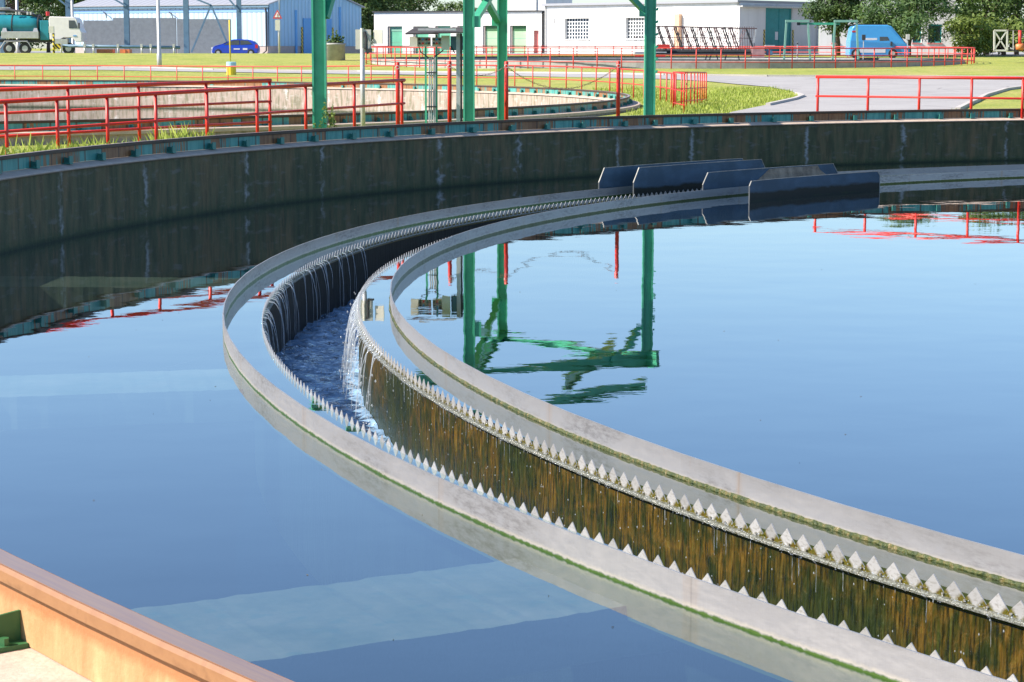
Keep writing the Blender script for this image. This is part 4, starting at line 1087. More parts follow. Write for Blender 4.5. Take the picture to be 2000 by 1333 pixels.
# blue estate car, facing left
b = gbase(461, 190); b.z -= .12; s_ = 190/4117
t = thing('car', b, 'dark blue hatchback car parked facing left below the blue shed', 'car')
def cx_(u): return (u-461)*s_
body = [(cx_(505), .28), (cx_(505.5), .75), (cx_(503), 1.0), (cx_(497), 1.30), (cx_(488), 1.44), (cx_(470), 1.49), (cx_(458), 1.47), (cx_(440), 1.10), (cx_(424), .92), (cx_(418), .75), (cx_(416.5), .3), (cx_(420), .22), (cx_(500), .22)]
def crossec(prof, half, inset, zc_):
    mb = MB(); n = len(prof)
    for y, k in ((-half, 0), (half, 0)):
        for x, z in prof: mb.v.append(Vector((x, y*(1-(inset if z > zc_ else 0)), z)))
    mb.f = [list(range(n)), list(range(2*n-1, n-1, -1))] + [[i, i+n, (i+1) % n+n, (i+1) % n] for i in range(n)]
    mb.uv = [None]*len(mb.f); mb.mi = [0]*len(mb.f); return mb
bd = tb(crossec(body, .83, .16, 1.05), 'body', M_car); bevel(bd, .07, 3)
mb = xprism([(cx_(440), .98), (cx_(457), 1.37), (cx_(470), 1.40), (cx_(470), .98)], -.80, -.68); tb(mb, 'side_window', M_glass, bd)
mb = xprism([(cx_(472), .98), (cx_(472), 1.40), (cx_(487), 1.36), (cx_(495), 1.05)], -.80, -.68); tb(mb, 'side_window', M_glass, bd)
mb = MB(); mb.add([Vector((cx_(457)-.02, y, 1.46)) for y in (-.62, .62)] + [Vector((cx_(439)-.05, y, 1.09)) for y in (.70, -.70)], [(0, 1, 2, 3)]); tb(mb, 'windscreen', M_glass, bd)
for u in (429, 492): wheel(Vector((cx_(u), -.76, .3)) + b, .31, .2, t)
mb = MB(); mb.box((cx_(418.5), -.6, .68), (.25, .42, .2)); tb(mb, 'headlight', M_winw, bd)
mb = MB(); mb.box((cx_(503), -.76, .85), (.25, .16, .32)); tb(mb, 'tail_light', M_tail, bd)
mb = MB(); mb.box((cx_(420), 0, .35), (.4, 1.5, .3)); tb(mb, 'bumper', M_cab, bd)
mb = MB(); mb.box((cx_(481), -.845, .62), (.4, .01, .16)); tb(mb, 'lettering', M_cab, bd)
mb = MB(); mb.box((cx_(465), -.845, .62), (.55, .01, .1)); tb(mb, 'lettering', M_cab, bd)
# blue van, facing right
Y = 167; b = gbase(1712, Y); s_ = Y/4117
t = thing('van', b, 'high roofed bright blue van parked by the trees, facing right', 'van')
def vx(u): return (u-1712)*s_
def vz(v): return 3+(95.5-v)*s_-b.z
vp = [(vx(1655), vz(109)), (vx(1656), vz(80)), (vx(1660), vz(56)), (vx(1664), vz(51)), (vx(1670), vz(49.5)), (vx(1728), vz(49.5)), (vx(1736), vz(52)), (vx(1749), vz(67)), (vx(1763), vz(84)), (vx(1771), vz(90)), (vx(1772), vz(107)), (vx(1768), vz(110)), (vx(1660), vz(110))]
bd = tb(crossec(vp, 1.0, .10, 1.5), 'body', M_van); bevel(bd, .09, 3)
tb(xprism([(vx(1713), vz(87)), (vx(1713), vz(72)), (vx(1728), vz(72)), (vx(1737), vz(87))], -1.01, -.90), 'side_window', M_glass, bd)
mb = MB(); mb.add([Vector((vx(1737), -.88, vz(70.5))), Vector((vx(1748.5)+.04, -.88, vz(69))), Vector((vx(1763)+.05, -.95, vz(84.5))), Vector((vx(1741), -1.02, vz(86)))], [(0, 1, 2, 3)]); tb(mb, 'quarter_window', M_glass, bd)
mb = MB(); mb.add([Vector((vx(1750)+.04, y, vz(68.5))) for y in (-.8, .8)] + [Vector((vx(1763)+.06, y, vz(84))) for y in (.86, -.86)], [(0, 1, 2, 3)]); tb(mb, 'windscreen', M_glass, bd)
for u in (1668, 1739): wheel(Vector((vx(u), -.9, .34)) + b, .36, .24, t)
mb = MB(); mb.box((vx(1697), -.975, vz(76.5)), (.9, .05, .16)); tb(mb, 'lettering', M_cab, bd)
mb = MB(); mb.box((vx(1664), -.94, vz(62)), (.35, .04, .12)); tb(mb, 'lettering', M_redf, bd)
mb = MB(); mb.box((vx(1700), -1.005, vz(99)), (2.0, .02, .28)); tb(mb, 'lettering', M_cab, bd)
mb = MB(); mb.box((vx(1769), -.8, vz(92)), (.18, .35, .22)); tb(mb, 'headlight', M_winw, bd)
mb = MB(); mb.box((vx(1769), 0, vz(105)), (.25, 1.9, .3)); tb(mb, 'bumper', M_dark, bd)
mb = MB(); mb.box((vx(1735), -1.1, vz(85)), (.12, .2, .32)); tb(mb, 'mirror', M_dark, bd)
mb = MB(); mb.box((vx(1695), 0, vz(48.6)), (2.8, 1.5, .06)); tb(mb, 'roof_rack', M_dark, bd)

# ================================================================== buildings
class Fr:
    """vertical wall plane starting at a corner point and running along a horizontal direction"""
    def __init__(s, o, ang): s.o = Vector(o); s.d = Vector((math.cos(ang), math.sin(ang), 0)); s.n = Vector((s.d.y, -s.d.x, 0))
    def s_of(s, u):
        k = ray(u, 60); k = k.x/k.y; return (s.o.x-k*s.o.y)/(k*s.d.y-s.d.x)
    def hit(s, u, v):
        q = s.s_of(u); p = s.o+s.d*q; r = at(u, v, p.y); return q, r.z-s.o.z
    def pt(s, q, z, dep=0): return s.o + s.d*q + Vector((0, 0, z)) + s.n*dep
def wall_open(fr, q0, q1, h, holes, th, out, zb=-.4):
    """wall panel with real openings, built as a grid of blocks"""
    xs = sorted({q0, q1, *[x for h_ in holes for x in h_[:2]]}); zs = sorted({zb, h, *[z for h_ in holes for z in h_[2:]]})
    mb = MB()
    for a, b_ in zip(xs, xs[1:]):
        for c, d in zip(zs, zs[1:]):
            m_, z_ = (a+b_)/2, (c+d)/2
            if any(x0 < m_ < x1 and y0 < z_ < y1 for x0, x1, y0, y1 in holes): continue
            p = [fr.pt(a, c), fr.pt(b_, c), fr.pt(b_, d), fr.pt(a, d)]; q = [x - fr.n*th*out for x in p]
            mb.add(p, [(0, 1, 2, 3)], [[(a, c), (b_, c), (b_, d), (a, d)]])
    for x0, x1, y0, y1 in holes:
        p = [fr.pt(x0, y0), fr.pt(x1, y0), fr.pt(x1, y1), fr.pt(x0, y1)]; q = [x - fr.n*th*out for x in p]
        mb.add(p+q, [(0, 1, 5, 4), (1, 2, 6, 5), (2, 3, 7, 6), (3, 0, 4, 7)])
    return mb
def panel(fr, q0, q1, z0, z1, dep, th):
    return MB().obox(fr.pt(q0, z0, dep), fr.d*(q1-q0), fr.n*th, (0, 0, z1-z0))
def hollow(frs, name, m, par, holes_by, h, th=.25):
    pass
# --- blue shed
o = gbase(525.5, 205); o.z = 2.45
FL = Fr(o, R_(150)); FL.n = Vector((-math.sin(R_(30)), -math.cos(R_(30)), 0)); FG = Fr(o, R_(60)); FG.n = Vector((math.cos(R_(30)), -math.sin(R_(30)), 0))
Lw, Wg, He, Hp = 24.5, 15.8, 4.75, 6.6
t = thing('blue_shed', o, 'corrugated blue sheet metal shed with gable end and grey roof', 'shed')
PH = .75
MB().add([FL.pt(0, -.4), FL.pt(Lw, -.4), FL.pt(Lw, PH), FL.pt(0, PH)], [(0,1,2,3)]).build('plinth', M_plinth, t)
MB().add([FG.pt(0, -.4), FG.pt(Wg, -.4), FG.pt(Wg, PH), FG.pt(0, PH)], [(0,1,2,3)]).build('plinth', M_plinth, t)
MB().add([FL.pt(0, PH, .05), FL.pt(Lw, PH, .05), FL.pt(Lw, He, .05), FL.pt(0, He, .05)], [(0,1,2,3)], [[(0,0),(Lw,0),(Lw,He),(0,He)]]).build('side_wall', M_corw, t)
MB().add([FG.pt(0, PH, .05), FG.pt(Wg, PH, .05), FG.pt(Wg, He, .05), FG.pt(Wg/2, Hp, .05), FG.pt(0, He, .05)], [(0,1,2,3,4)], [[(0,0),(Wg,0),(Wg,He),(Wg/2,Hp),(0,He)]]).build('gable_wall', M_corb, t)
bkd = FG.d*Wg; lf = FL.d*Lw
MB().add([FL.pt(0, -.4)+bkd, FL.pt(Lw, -.4)+bkd, FL.pt(Lw, He)+bkd, FL.pt(0, He)+bkd, FG.pt(0, -.4)+lf, FG.pt(Wg, -.4)+lf, FG.pt(Wg, He)+lf, FG.pt(Wg/2, Hp)+lf, FG.pt(0, He)+lf], [(0,1,2,3),(4,5,6,7,8)]).build('back_wall', M_corb, t)
e0 = FG.pt(-.35, He-.08, .3); e1 = e0+FL.d*(Lw+.6); r0_ = FG.pt(Wg/2, Hp+.05, .3); r1_ = r0_+FL.d*(Lw+.6); f0 = FG.pt(Wg+.35, He-.08, .3); f1 = f0+FL.d*(Lw+.6)
u_ = Vector((0, 0, .1))
rf = MB().add([e0, r0_, f0, e1, r1_, f1]+[p+u_ for p in (e0, r0_, f0, e1, r1_, f1)], [(0,3,4,1),(1,4,5,2),(6,7,10,9),(7,8,11,10),(0,1,7,6),(1,2,8,7),(3,9,10,4),(4,10,11,5),(0,6,9,3),(2,5,11,8)],
     [[(0,0)]*4]*2+[[(0,0),(0,8),(24,8),(24,0)],[(0,8),(0,0),(24,0),(24,8)]]+[[(0,0)]*4]*6).build('roof', M_roofs, t)
MB().obox(FL.pt(-.2, He-.32, .12), FL.d*(Lw+.4), FL.n*.16, (0, 0, .16)).build('gutter', M_bluest, t)
MB().obox(FL.pt(0, He-.75, .06), FL.d*Lw, FL.n*.03, (0, 0, .28)).build('fascia_band', mat('blue fascia', (.22, .40, .66), .5), t)
for q in (.4,): MB().tube([FL.pt(.35, He-.3, .2), FL.pt(.2, He-.7, .15), FL.pt(.2, .3, .15), FL.pt(.7, -.1, .3)], .07, 7).build('downpipe', M_dark, t, True)
qa, za = FG.hit(591, 36); qb, _ = FG.hit(646, 36)
dr = panel(FG, qa, qb, 0, za, .06, .06).build('door', M_blued, t)
MB().obox(FG.pt((qa+qb)/2-.02, 0, .125), FG.d*.04, FG.n*.01, (0,0,za)).build('door_seam', M_bluest, dr)
for q in (qa-.35, qb+.1): panel(FG, q, q+.28, .0, za*.75, .07, .03).build('warning_stripe', M_haz, t)
for u, v0, v1, m in ((575, 20, 104, M_blued), (661, 14, 104, M_blued)):
    q, z = FG.hit(u, v0); panel(FG, q, q+.35, 0, z, .06, .05).build('pilaster', M_blued, t)
q0, z0 = FL.hit(466, 36); q1, _ = FL.hit(438, 36)
panel(FL, min(q0, q1), max(q0, q1), 0, z0, .06, .06).build('door', mat('pale blue door', (.42, .70, .82), .5), t)
panel(FL, min(q0, q1)-.35, min(q0, q1)-.1, .2, z0*.8, .06, .05).build('warning_stripe', M_haz, t)
for u in (204, 332): 
    q, z = FL.hit(u, 24); MB().tube([FL.pt(q, z, .1), FL.pt(q-.6, z-.1, .5), FL.pt(q-.8, z-.6, .5)], .05, 6).build('vent_pipe', M_dark, t)

# --- white building with the teal door
o = gbase(1443, 195); o.z = 2.35
WL = Fr(o, R_(135)); WL.n = Vector((-math.sqrt(.5), -math.sqrt(.5), 0)); WG = Fr(o, R_(45)); WG.n = Vector((math.sqrt(.5), -math.sqrt(.5), 0))
t = thing('white_building', o, 'tall white rendered building with barred windows and a teal double door', 'building')
H1 = 4.85; H2 = 4.5; L1 = WL.s_of(1065); W1 = WG.s_of(1597)
hol = []; info = []
for u0, u1, v0, v1 in ((1103, 1151, 36.5, 77), (1222, 1270, 35, 76)):
    qa, za = WL.hit(u1, v1); qb, zb = WL.hit(u0, v0); hol.append((qa, qb, za, zb))
wall_open(WL, 0, L1, H1, hol, .35, 1).build('front_wall', M_white, t)
for qa, qb, za, zb in hol:
    w_ = panel(WL, qa, qb, za, zb, -.34, .02).build('window', M_glass, t)
    mb = MB(); nx, nz = 9, 6
    for i in range(nx+1): q = qa+(qb-qa)*i/nx; mb.obox(WL.pt(q-.045, za, -.31), WL.d*.09, WL.n*.03, (0, 0, zb-za))
    for i in range(nz+1): z = za+(zb-za)*i/nz; mb.obox(WL.pt(qa, z-.035, -.279), WL.d*(qb-qa), WL.n*.012, (0, 0, .07))
    mb.build('window_bars', M_winw, w_)
    panel(WL, qa-.1, qb+.1, za-.1, za-.01, .0, .12).build('window_sill', M_white, w_)
qa, za = WG.hit(1495, 16); qb, _ = WG.hit(1547, 16)
wall_open(WG, 0, W1, H2, [(qa, qb, -.4, za)], .3, 1).build('side_wall', M_white, t)
dr = panel(WG, qa, qb, -.1, za, -.2, .06).build('door', M_teal, t)
for q in (qa+.02, (qa+qb)/2+.15, qb-.22): panel(WG, q, q+.12, 0, za, -.14, .03).build('door_frame', M_teal, dr)
panel(WG, qa, qb, za*.52, za*.56, -.138, .02).build('door_rail', M_teal, dr)
q, z = WG.hit(1519, 72); panel(WG, q-.22, q+.22, z-.3, z+.45, -.136, .01).build('notice', M_winw, dr)
for q in (qa-.3, qb+.02): panel(WG, q, q+.22, 0, za*.55, .004, .02).build('warning_stripe', M_haz, t)
bk1 = WG.d*W1
MB().add([WL.pt(0, -.4)+bk1, WL.pt(L1, -.4)+bk1, WL.pt(L1, H1)+bk1, WL.pt(0, H1)+bk1, WL.pt(L1, -.4), WL.pt(L1, H1)], [(0,1,2,3),(4,5,3+0,2)][:1]+[(4, 1, 2, 5)]).build('back_wall', M_white, t)
MB().obox(WL.pt(-.01, H1+.002, .3), WL.d*(L1+.25), WG.d*(W1+.5), (0, 0, .22)).build('roof_slab', M_roofs, t)
MB().obox(WG.pt(-.0, H2-.05, .02), WG.d*W1, WG.n*.35, (0, 0, .14)).build('canopy', M_galv, t)
MB().obox(WG.pt(0, H2, .0), WG.d*W1, -WG.n*.3, (0, 0, H1-H2)).build('upper_wall', M_white, t)
MB().tube([WL.pt(L1-.1, H1, .12), WL.pt(L1-.1, 0, .12)], .06, 6).build('downpipe', M_galv, t)
MB().tube([WG.pt(W1-.1, H2, .12), WG.pt(W1-.1, 0, .12)], .06, 6).build('downpipe', M_galv, t)
q, z = WL.hit(1327, 28); MB().obox(WL.pt(q-.3, 0, .02), WL.d*.6, WL.n*.4, (0, 0, z)).build('chimney_breast', M_peach, t)
q, z = WL.hit(1083, 36); MB().obox(WL.pt(q, z-.5, .02), WL.d*.06, WL.n*.05, (0, 0, .5)).build('cable_duct', M_galv, t)

# --- long white garage with green doors
Yg = 223
o = at(731, 105, Yg); o.z = 2.4
GF = Fr(o, R_(-22)); GF.n = Vector((-math.sin(R_(22)), -math.cos(R_(22)), 0)); GBK = -GF.n*9
t = thing('garage_row', o, 'long low white garage building with a row of green doors', 'garage')
Lg = GF.s_of(1058); Hg = 3+(95.5-27)/4117*Yg-2.4
hol = []; 
for u0, u1, v0 in ((757, 785.5, 52), (807, 837, 52), (850, 880, 51), (893, 921, 51), (943, 971, 50.5), (996, 1028, 50.5), (1042, 1052, 60)):
    qa, za = GF.hit(u0, v0); qb, _ = GF.hit(u1, v0); hol.append((qa, qb, -.4, za))
wall_open(GF, 0, Lg, Hg, hol, .35, 1).build('front_wall', M_white, t)
for i, (qa, qb, _, za) in enumerate(hol):
    m = M_pink if i == 6 else (M_gatel if i in (4, 5) else M_gate)
    qa2 = qa+.2 if i < 6 else qa
    d_ = panel(GF, qa2, qb, 0, za-.02, -.3, .05).build('door', m, t)
    if i < 6:
        panel(GF, qa2, qb, za*.82, za-.02, -.249, .03).build('door_header', M_greenl if i < 4 else M_clipn, d_)
        for z in (.3, .55) if i > 3 else (.42,): panel(GF, qa2, qb, za*z, za*z+.04, -.249, .012).build('door_rib', M_greenl, d_)
        panel(GF, qa2-.2, qa2, 0, za-.02, -.3, .2).build('door_jamb', M_plinth, d_)
MB().add([GF.pt(0, -.4), GF.pt(0, -.4)+GBK, GF.pt(0, Hg)+GBK, GF.pt(0, Hg)], [(0,1,2,3)]).build('end_wall', M_white, t)
MB().add([GF.pt(0, -.4)+GBK, GF.pt(Lg, -.4)+GBK, GF.pt(Lg, Hg)+GBK, GF.pt(0, Hg)+GBK], [(0,1,2,3)]).build('back_wall', M_white, t)
MB().obox(GF.pt(-.15, Hg+.002, .15), GF.d*(Lg+.1), -GF.n*9.3, (0, 0, .12)).build('roof', M_dark, t)
o2 = at(978, 104, Yg+6); o2.z = 2.4
t = thing('tall_white_building', o2, 'tall plain white building rising behind the right end of the garages', 'building')
TF = Fr(o2, R_(-22)); TF.n = GF.n.copy(); w2 = TF.s_of(1066); o2 = TF.pt(0, -.4)
MB().obox(o2, TF.d*w2, -TF.n*8, (0, 0, 7.4)).build('wall', M_white, t)
MB().obox(TF.pt(-.2, 7.002, .2), TF.d*(w2+.4), -TF.n*8.4, (0, 0, .2)).build('roof', M_roofs, t)
MB().obox(TF.pt(w2*.78, 4.3, .11), TF.d*.12, -TF.n*.1, (0, 0, 1.6)).build('cable_duct', M_galv, t)

# --- right hand white house behind the trees
Yh = 190
o = at(1600, 105, Yh); o.z = 2.5
HF = Fr(o, 0); HF.n = Vector((0, -1, 0)); t = thing('white_house', o, 'white house with teal framed windows half hidden behind the pine tree', 'building')
Lh = HF.s_of(1865); hol = []
for u0, u1 in ((1783, 1800), (1813, 1840), (1625, 1640)):
    qa, za = HF.hit(u0, 84); qb, zb = HF.hit(u1, 48); hol.append((qa, qb, za, zb))
wall_open(HF, 0, Lh, 6.6, hol, .25, 1).build('front_wall', M_white, t)
for qa, qb, za, zb in hol:
    w_ = panel(HF, qa, qb, za, zb, -.24, .02).build('window', M_glass, t)
    mb = MB()
    for q in (qa, (qa+qb)/2-.05, qb-.1): mb.obox(HF.pt(q, za, -.21), (.1, 0, 0), (0, -.04, 0), (0, 0, zb-za))
    for z in (za, zb-.12): mb.obox(HF.pt(qa+.1, z, -.205), (qb-qa-.2, 0, 0), (0, -.03, 0), (0, 0, .12))
    mb.build('window_frame', M_teal, w_); panel(HF, qa-.05, qb+.05, za-.12, za-.01, 0, .1).build('window_sill', M_pink, w_)
MB().add([HF.pt(Lh, -.4), HF.pt(Lh, -.4)+Vector((0, 9, 0)), HF.pt(Lh, 6.6)+Vector((0, 9, 0)), HF.pt(Lh, 6.6)], [(0,1,2,3)]).build('side_wall', M_white, t)
MB().obox(HF.pt(-.2, 6.602, .3), (Lh+.4, 0, 0), (0, 9.5, 0), (0, 0, .25)).build('roof', M_roofs, t)

# ================================================================== scraper bridge on the small tank, small green portals, bits at right
Yb = 150
o = at(1360, 118, Yb); o.z = 2.3
t = thing('scraper_bridge', o, 'rusty lattice girder walkway bridge resting on the small far tank', 'bridge')
def BX(u): return at(u, 80, Yb).x
def BZ(v): return 3+(95.5-v)/4117*Yb
M_rust = mat('rusty girder', (.16, .10, .10), .7, noise_amt=.4, nscale=2)
M_pinkp = mat('pinkish primer', (.55, .30, .28), .6, noise_amt=.3, nscale=3)
for yy in (0, 1.5):
    mb = MB(); mb.bar((BX(1282), Yb+yy, BZ(52)), (BX(1478), Yb+yy, BZ(56.5)), .07, .07); mb.build('top_chord', M_rust, t)
    mb = MB(); mb.bar((BX(1241), Yb+yy, BZ(73)), (BX(1470), Yb+yy, BZ(75)), .04, .04); mb.build('mid_rail', M_rust, t)
    for i in range(26):
        u = 1242+i*9.2
        if u < 1282 and i > 0 and yy: continue
        MB().bar((BX(u), Yb+yy, BZ(52.5 if u > 1281 else 73)), (BX(u+2), Yb+yy, BZ(98)), .035, .035).build('upright', M_rust, t)
    for i, u in enumerate((1286, 1302, 1319, 1336, 1352, 1368, 1384, 1398, 1414, 1428)):
        MB().bar((BX(u), Yb+yy, BZ(53.5)), (BX(u+16), Yb+yy, BZ(98)), .11 if not yy else .06, .09).build('diagonal', M_rust if i % 2 else M_dark, t)
        MB().bar((BX(u+30), Yb+yy, BZ(55)), (BX(u+12), Yb+yy, BZ(98)), .035, .035).build('diagonal', M_pinkp, t)
MB().bar((BX(1457), Yb, BZ(57)), (BX(1472), Yb, BZ(96)), .14, .12).build('diagonal', M_dark, t)
MB().bar((BX(1476), Yb, BZ(58)), (BX(1472), Yb, BZ(84)), .12, .1).build('end_post', M_galv, t)
MB().tube([(BX(1278), Yb+.8, BZ(101)), (BX(1470), Yb+.8, BZ(101))], .2, 10).build('drum', M_dark, t)
MB().obox((BX(1278), Yb-.1, BZ(107)), (BX(1475)-BX(1278), 0, 0), (0, 1.7, 0), (0, 0, .12)).build('walkway', M_dark, t)
MB().obox((BX(1241), Yb-.1, BZ(105.5)), (BX(1302)-BX(1241), 0, 0), (0, 1.7, 0), (0, 0, .16)).build('end_deck', M_alu, t)
MB().obox((BX(1283), Yb-.1, BZ(94)), (.9, 0, 0), (0, .6, 0), (0, 0, .25)).build('motor', M_redf, t)
MB().obox((BX(1240), Yb-.12, BZ(110.5)), (BX(1300)-BX(1240), 0, 0), (0, .06, 0), (0, 0, .09)).build('kick_board', M_redf, t)
for u in (1382, 1390, 1399, 1420, 1441): MB().bar((BX(u), Yb, BZ(104)), (BX(u+(4 if u % 2 else -4)), Yb, BZ(118)), .08, .08).build('leg', M_dark, t)
MB().obox((BX(1469), Yb-.2, BZ(112)), (BX(1493)-BX(1469), 0, 0), (0, 1.2, 0), (0, 0, .75)).build('drive_unit', M_pinkp, t)
MB().obox((BX(1495), Yb-.2, BZ(90)), (.65, 0, 0), (0, .8, 0), (0, 0, .07)).build('drive_cover', M_galv, t)
MB().obox((BX(1498), Yb-.1, BZ(108)), (.4, 0, 0), (0, .6, 0), (0, 0, .55)).build('gearbox', M_bluest, t)
for u0, u1, us in ((1480, 1506, 5), (1510, 1520, 3)):
    pass
Yp = 168
for (ua, ub, uc, ud, lab, Yp) in ((1532, 1537, 1577, 1582, 'small green steel portal frame in front of the teal door', 160), (1627, 1632, 1672, 1676, 'small green steel portal frame overlapping the blue van', 160)):
    o = at(ua, 112, Yp); o.z = hgt(o.x, o.y)
    t = thing('portal_frame', o, lab, 'portal frame', 'small green portal frames')
    z1 = 3+(95.5-42)/4117*Yp
    for a_, c_ in ((ua-1, ub-1), (ud+1, uc+1)):
        p = at(a_, 112, Yp); q = at(c_, 42, Yp); MB().bar((p.x, Yp, 2.0), (q.x, Yp, z1-.1), .14, .14).build('leg', M_greenl if a_ != ud+1 else M_greenl, t)
    p, q = at(ub-3, 42, Yp), at(uc+3, 42, Yp); MB().obox((p.x, Yp-.1, z1-.09), (q.x-p.x, 0, 0), (0, .2, 0), (0, 0, .17)).build('head_beam', M_greenl, t)
p, q = at(1556, 47, 160.4), at(1640, 47, 160.4); t = thing('rail_beam', (p.x, p.y, p.z), 'dark green beam running level between the two small green portals', 'beam')
MB().obox((p.x, 160.15, p.z-.08), (q.x-p.x, 0, 0), (0, .15, 0), (0, 0, .17)).build('beam', M_green, t); MB().box((p.x+.1, 160.1, p.z), (.25, .12, .22)).build('trolley', M_dark, t)
for u, v, l, dr_ in ((1686, 70, 'small dark switch box on a post in front of the blue van', M_dark), (1772, 69, 'small white switch box on a post beside the pine trunk', M_cream), (1557, 82, 'thin dark post with round head by the portal frame', M_dark)):
    b = gbase(u, 158); z = 3+(95.5-v)/4117*158; t = thing('switch_box', b, l, 'switch box')
    MB().tube([b-Vector((0,0,.2)), zt(b, z)], .035, 6).build('pole', M_galv, t); MB().box(zt(b, z-.12), (.26 if u > 1560 else .09, .15, .4 if u > 1560 else .12)).build('box', dr_, t)
Yx = 150; o = gbase(1955, Yx)
t = thing('lattice_frame', o, 'white steel frame with crossed braces standing at the right edge', 'steel frame')
def xz(u, v): q = at(u, v, Yx); return Vector((q.x, Yx, q.z))
for a_, c_ in (((1942, 60), (1942, 99)), ((1967, 60), (1967, 99)), ((1942, 60), (1967, 60)), ((1941, 99), (1967, 99))): MB().bar(xz(*a_), xz(*c_), .12, .12).build('frame_bar', M_cream, t)
for a_, c_ in (((1942, 61), (1966, 98)), ((1966, 61), (1942, 98))): MB().bar(xz(*a_), xz(*c_), .09, .09).build('cross_brace', M_cream, t)
t = thing('pump_skid', gbase(1990, Yx), 'dark machine base with orange pump and upright pipe at the right edge', 'machine')
MB().obox(xz(1966, 101), (3.4, 0, 0), (0, 1.2, 0), (0, 0, .16)).build('base_frame', M_dark, t)
MB().tube([xz(1984, 92), xz(1998, 92)], [.2, .28], 12).build('pump', M_orange, t, True)
MB().tube([xz(1992, 60), xz(1992, 92)], .12, 10).build('pipe', M_redf, t, True)
MB().obox(xz(1967, 97), (3.4, 0, 0), (0, .05, 0), (0, 0, 1.4)).build('mesh_panel', M_rust, t) if False else None
for u in (1979, ): MB().tube([xz(u, 60), xz(u, 98)], .035, 6).build('upright', M_galv, t)
MB().bar(xz(1967, 59.5), xz(2030, 60), .04, .04).build('top_bar', M_rust, t)

# ================================================================== trees
def tree(loc, h, cw, label, m, seed, trunk_h=None, nl=7000, ls=.30, kind='broad', group='trees round the yard', cz=.62, clumps=26):
    rr = random.Random(seed); b = Vector(loc); t = thing('tree' if kind == 'broad' else 'pine_tree', b, label, 'tree', group)
    th = trunk_h or h*.3; mb = MB()
    mb.tube([b-Vector((0,0,.3)), b+Vector((0,0,th*.5)), b+Vector((rr.uniform(-.2,.2),0,th)), b+Vector((rr.uniform(-.4,.4),0,h*.75))], [.26, .2, .16, .05], 8)
    cl = []
    for k in range(clumps):
        a = rr.uniform(0, 6.283); f = (k+.5)/clumps
        if kind == 'pine': z = th+(h-th)*f; R = cw/2*(1-.55*f)*rr.uniform(.55, 1)
        else: z = th+(h-th)*rr.uniform(.02, .95); q = (z-th)/(h-th); R = cw/2*math.sqrt(max(.05, 1-(2*q*.9-.85)**2))*rr.uniform(.35, .95)
        c = b+Vector((R*math.cos(a), R*math.sin(a), z-b.z*0)); s_ = cw*rr.uniform(.10, .19); cl.append((c, s_))
        p0 = b+Vector((0, 0, max(th*.7, z-b.z*0-rr.uniform(.6, 1.6)))); 
        mb.tube([p0, p0.lerp(c, .6)+Vector((0,0,.1)), c], [.08, .05, .02], 4)
    mb.build('trunk', M_bark, t, True)
    mb = MB(); per = nl//clumps
    for c, s_ in cl:
        for i in range(per):
            d = Vector((rr.gauss(0, 1), rr.gauss(0, 1), rr.gauss(0, 1))).normalized(); rad = s_*(rr.random()**.45)*1.25
            d2 = Vector((d.x*1.15, d.y*1.15, d.z*(.5 if kind == 'pine' else .8))); p = c+d2*rad
            n = (d+Vector((rr.uniform(-1, 1), rr.uniform(-1, 1), rr.uniform(-.3, 1.2)))).normalized(); x = n.orthogonal().normalized(); y = n.cross(x)
            a = rr.uniform(0, 6.28); x, y = x*math.cos(a)+y*math.sin(a), y*math.cos(a)-x*math.sin(a)
            l = ls*rr.uniform(.6, 1.3); w = l*(.5 if kind == 'broad' else .22)
            mb.v += [p-x*l/2, p+y*w/2, p+x*l/2, p-y*w/2]; k = len(mb.v)-4
            mb.f.append([k, k+1, k+2, k+3]); mb.uv.append(None); mb.mi.append(0)
    mb.build('crown', m, t); return t
def T(u, Y, h, cw, label, m, seed, **k):
    b = gbase(u, Y); tree(b, h, cw, label, m, seed, **k)
T(1636, 178, 8.2, 5.4, 'dense dark green tree with a bare lower trunk left of the blue van', M_leafd, 1, trunk_h=2.3, nl=16000, ls=.26, clumps=40)
T(1774, 174, 8.6, 7.6, 'spreading pine tree with horizontal branches above the blue van', M_leafp, 2, trunk_h=1.9, nl=22000, ls=.42, kind='pine', clumps=60)
for i, (u, Y, h, cw, m, lab) in enumerate((
    (1888, 196, 9, 6.5, M_leafl, 'light green bushy tree right behind the corner of the white house'),
    (1925, 186, 9.5, 7, M_leafm, 'mid green tree behind the white lattice frame'),
    (1985, 190, 10, 8, M_leafp, 'tall dark tree at the far right edge'),
    (2060, 188, 9, 8, M_leafm, 'tree just beyond the right edge of the picture'),
    (1900, 180, 2.9, 5, M_leafl, 'low light green bush left of the white lattice frame'),
    (1960, 182, 3.0, 6, M_leafl, 'low light green bush behind the white lattice frame'),
    (20, 232, 9.5, 9, M_leafm, 'leafy tree behind the teal tank of the truck'),
    (95, 236, 9, 8, M_leafl, 'lighter leafy tree behind the white truck cab'),
    (165, 240, 9.5, 8, M_leafm, 'leafy tree at the left end of the blue shed roof'),
    (-50, 235, 10, 9, M_leafd, 'dark leafy tree at the far left edge'),
    (722, 248, 9, 8, M_leafd, 'dark tree in the gap between blue shed and white garages'),
    (765, 252, 8.0, 8, M_leafm, 'rounded green tree above the left end of the garages'),
    (810, 256, 7.6, 7, M_leafm, 'green tree above the second garage door'),
    (893, 262, 6.6, 5.5, M_leafm, 'small green tree above the garages next to the green column'),
    (690, 246, 8.4, 6, M_leafm, 'green tree rising behind the right slope of the shed roof'))):
    T(u, Y, h, cw, lab, m, 20+i, trunk_h=.6 if h < 4 else h*.15, nl=2600 if h < 4 else 6500, ls=.36, clumps=16 if h < 4 else 34)

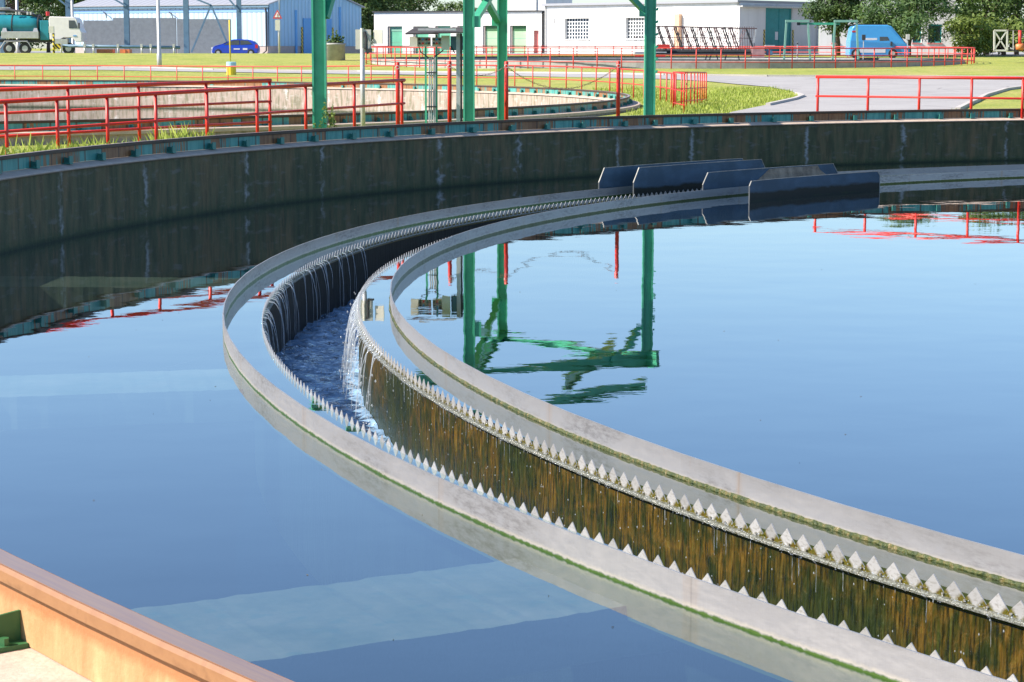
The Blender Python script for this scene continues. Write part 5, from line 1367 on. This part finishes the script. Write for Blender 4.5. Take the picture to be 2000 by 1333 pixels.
# ================================================================== grass blades and weeds
mb = MB(); rr = random.Random(77)
def blade(p, h, w, lean):
    a = rr.uniform(0, 6.283); x = Vector((math.cos(a), math.sin(a), 0)); l = Vector((math.cos(a+1.5), math.sin(a+1.5), 0))*lean*h
    mb.v += [p-x*w, p+x*w, p+l*.4+Vector((0, 0, h*.6))+x*w*.6, p+l+Vector((0, 0, h))]; k = len(mb.v)-4
    mb.f.append([k, k+1, k+2, k+3]); mb.uv.append(None); mb.mi.append(0)
ROADP = pol2(rd + lo_)
def inpoly(x, y, poly):
    c = False
    for (x1, y1), (x2, y2) in zip(poly, poly[1:]+poly[:1]):
        if (y1 > y) != (y2 > y) and x < (x2-x1)*(y-y1)/(y2-y1)+x1: c = not c
    return c
def okp(x, y):
    return not inpoly(x, y, ROADP) and math.hypot(x-CX, y-CY) > RW+.8 and math.hypot(x-C2X, y-C2Y) > RW+.9 and math.hypot(x-C3X, y-C3Y) > R3+1.6
# rough strip along the rim
for k in range(15000):
    a = rr.uniform(128, 180); r = RW+.8+abs(rr.gauss(0, 1))*1.3; p = P(r, a, 0)
    if not okp(p.x, p.y): continue
    p.z = hgt(p.x, p.y)-.02; d = noise.noise(p*.8)
    tall = a > 152
    blade(p, rr.uniform(.08, .22)*(1.9+2.6*d if tall else .9), rr.uniform(.006, .014), rr.uniform(.1, .6))
# lawn triangle right of the railings
for k in range(26000):
    x = rr.uniform(3.5, 14); y = rr.uniform(55, 95)
    if not okp(x, y): continue
    blade(Vector((x, y, hgt(x, y))), rr.uniform(.04, .16)*(1+.8*noise.noise(Vector((x*.7, y*.7, 0)))), rr.uniform(.01, .02), rr.uniform(.1, .5))
tag(mb.build('grass', M_blade), 'rough green grass growing along the tank rim and on the lawn', 'grass', kind='stuff')
def rimpt(u, r=34.5, z=.95):
    k = ray(u, 250); k = k.x/k.y; a_ = 1+k*k; b_ = k*CX+CY; c_ = CX*CX+CY*CY-r*r
    y = (b_+math.sqrt(b_*b_-a_*c_))/a_; return Vector((k*y, y, hgt(k*y, y)))
def weed(u, v, Y, h, n, label, m=None, seed=0):
    global mb, rr
    rr2 = random.Random(seed); b = rimpt(u) if Y < 45 else gbase(u, Y); mb2 = MB(); t = thing('weed', b, label, 'weed', 'weeds by the railings')
    mb3 = MB()
    for k in range(n):
        p = b+Vector((rr2.gauss(0, .12), rr2.gauss(0, .1), 0)); q = p+Vector((rr2.gauss(0, .12), rr2.gauss(0, .08), h*rr2.uniform(.5, 1)))
        mb3.tube([p, p.lerp(q, .5)+Vector((.02, 0, 0)), q], .006, 3)
        for j in range(16):
            c = p.lerp(q, rr2.uniform(.1, 1)); d = Vector((rr2.uniform(-1, 1), rr2.uniform(-1, 1), rr2.uniform(-.2, .8))).normalized()*rr2.uniform(.04, .09); w = d.orthogonal()*.35
            mb2.add([c, c+d*.5+w, c+d, c+d*.5-w], [(0, 1, 2, 3)])
    mb3.build('stem', M_leafm, t); mb2.build('leaves', m or M_leafl, t)
weed(634, 240, 45.2, .95, 9, 'leafy weed climbing the foot of the leftmost green column', seed=1)
weed(665, 245, 46, .45, 6, 'small weed right of the leftmost green column', seed=2)
weed(246, 278, 33.8, .55, 5, 'broad leaved weed leaning over the rim between railing posts', seed=3)
weed(560, 250, 43, .4, 8, 'low weeds left of the leftmost green column', seed=4)
weed(8, 280, 31.8, .55, 8, 'weed clump at the left edge beside the first railing post', seed=5)
weed(100, 290, 32.5, .4, 7, 'weed clump by the second railing post', seed=6)
weed(425, 262, 37.5, .35, 6, 'low weed clump in front of the rear railing', seed=7)
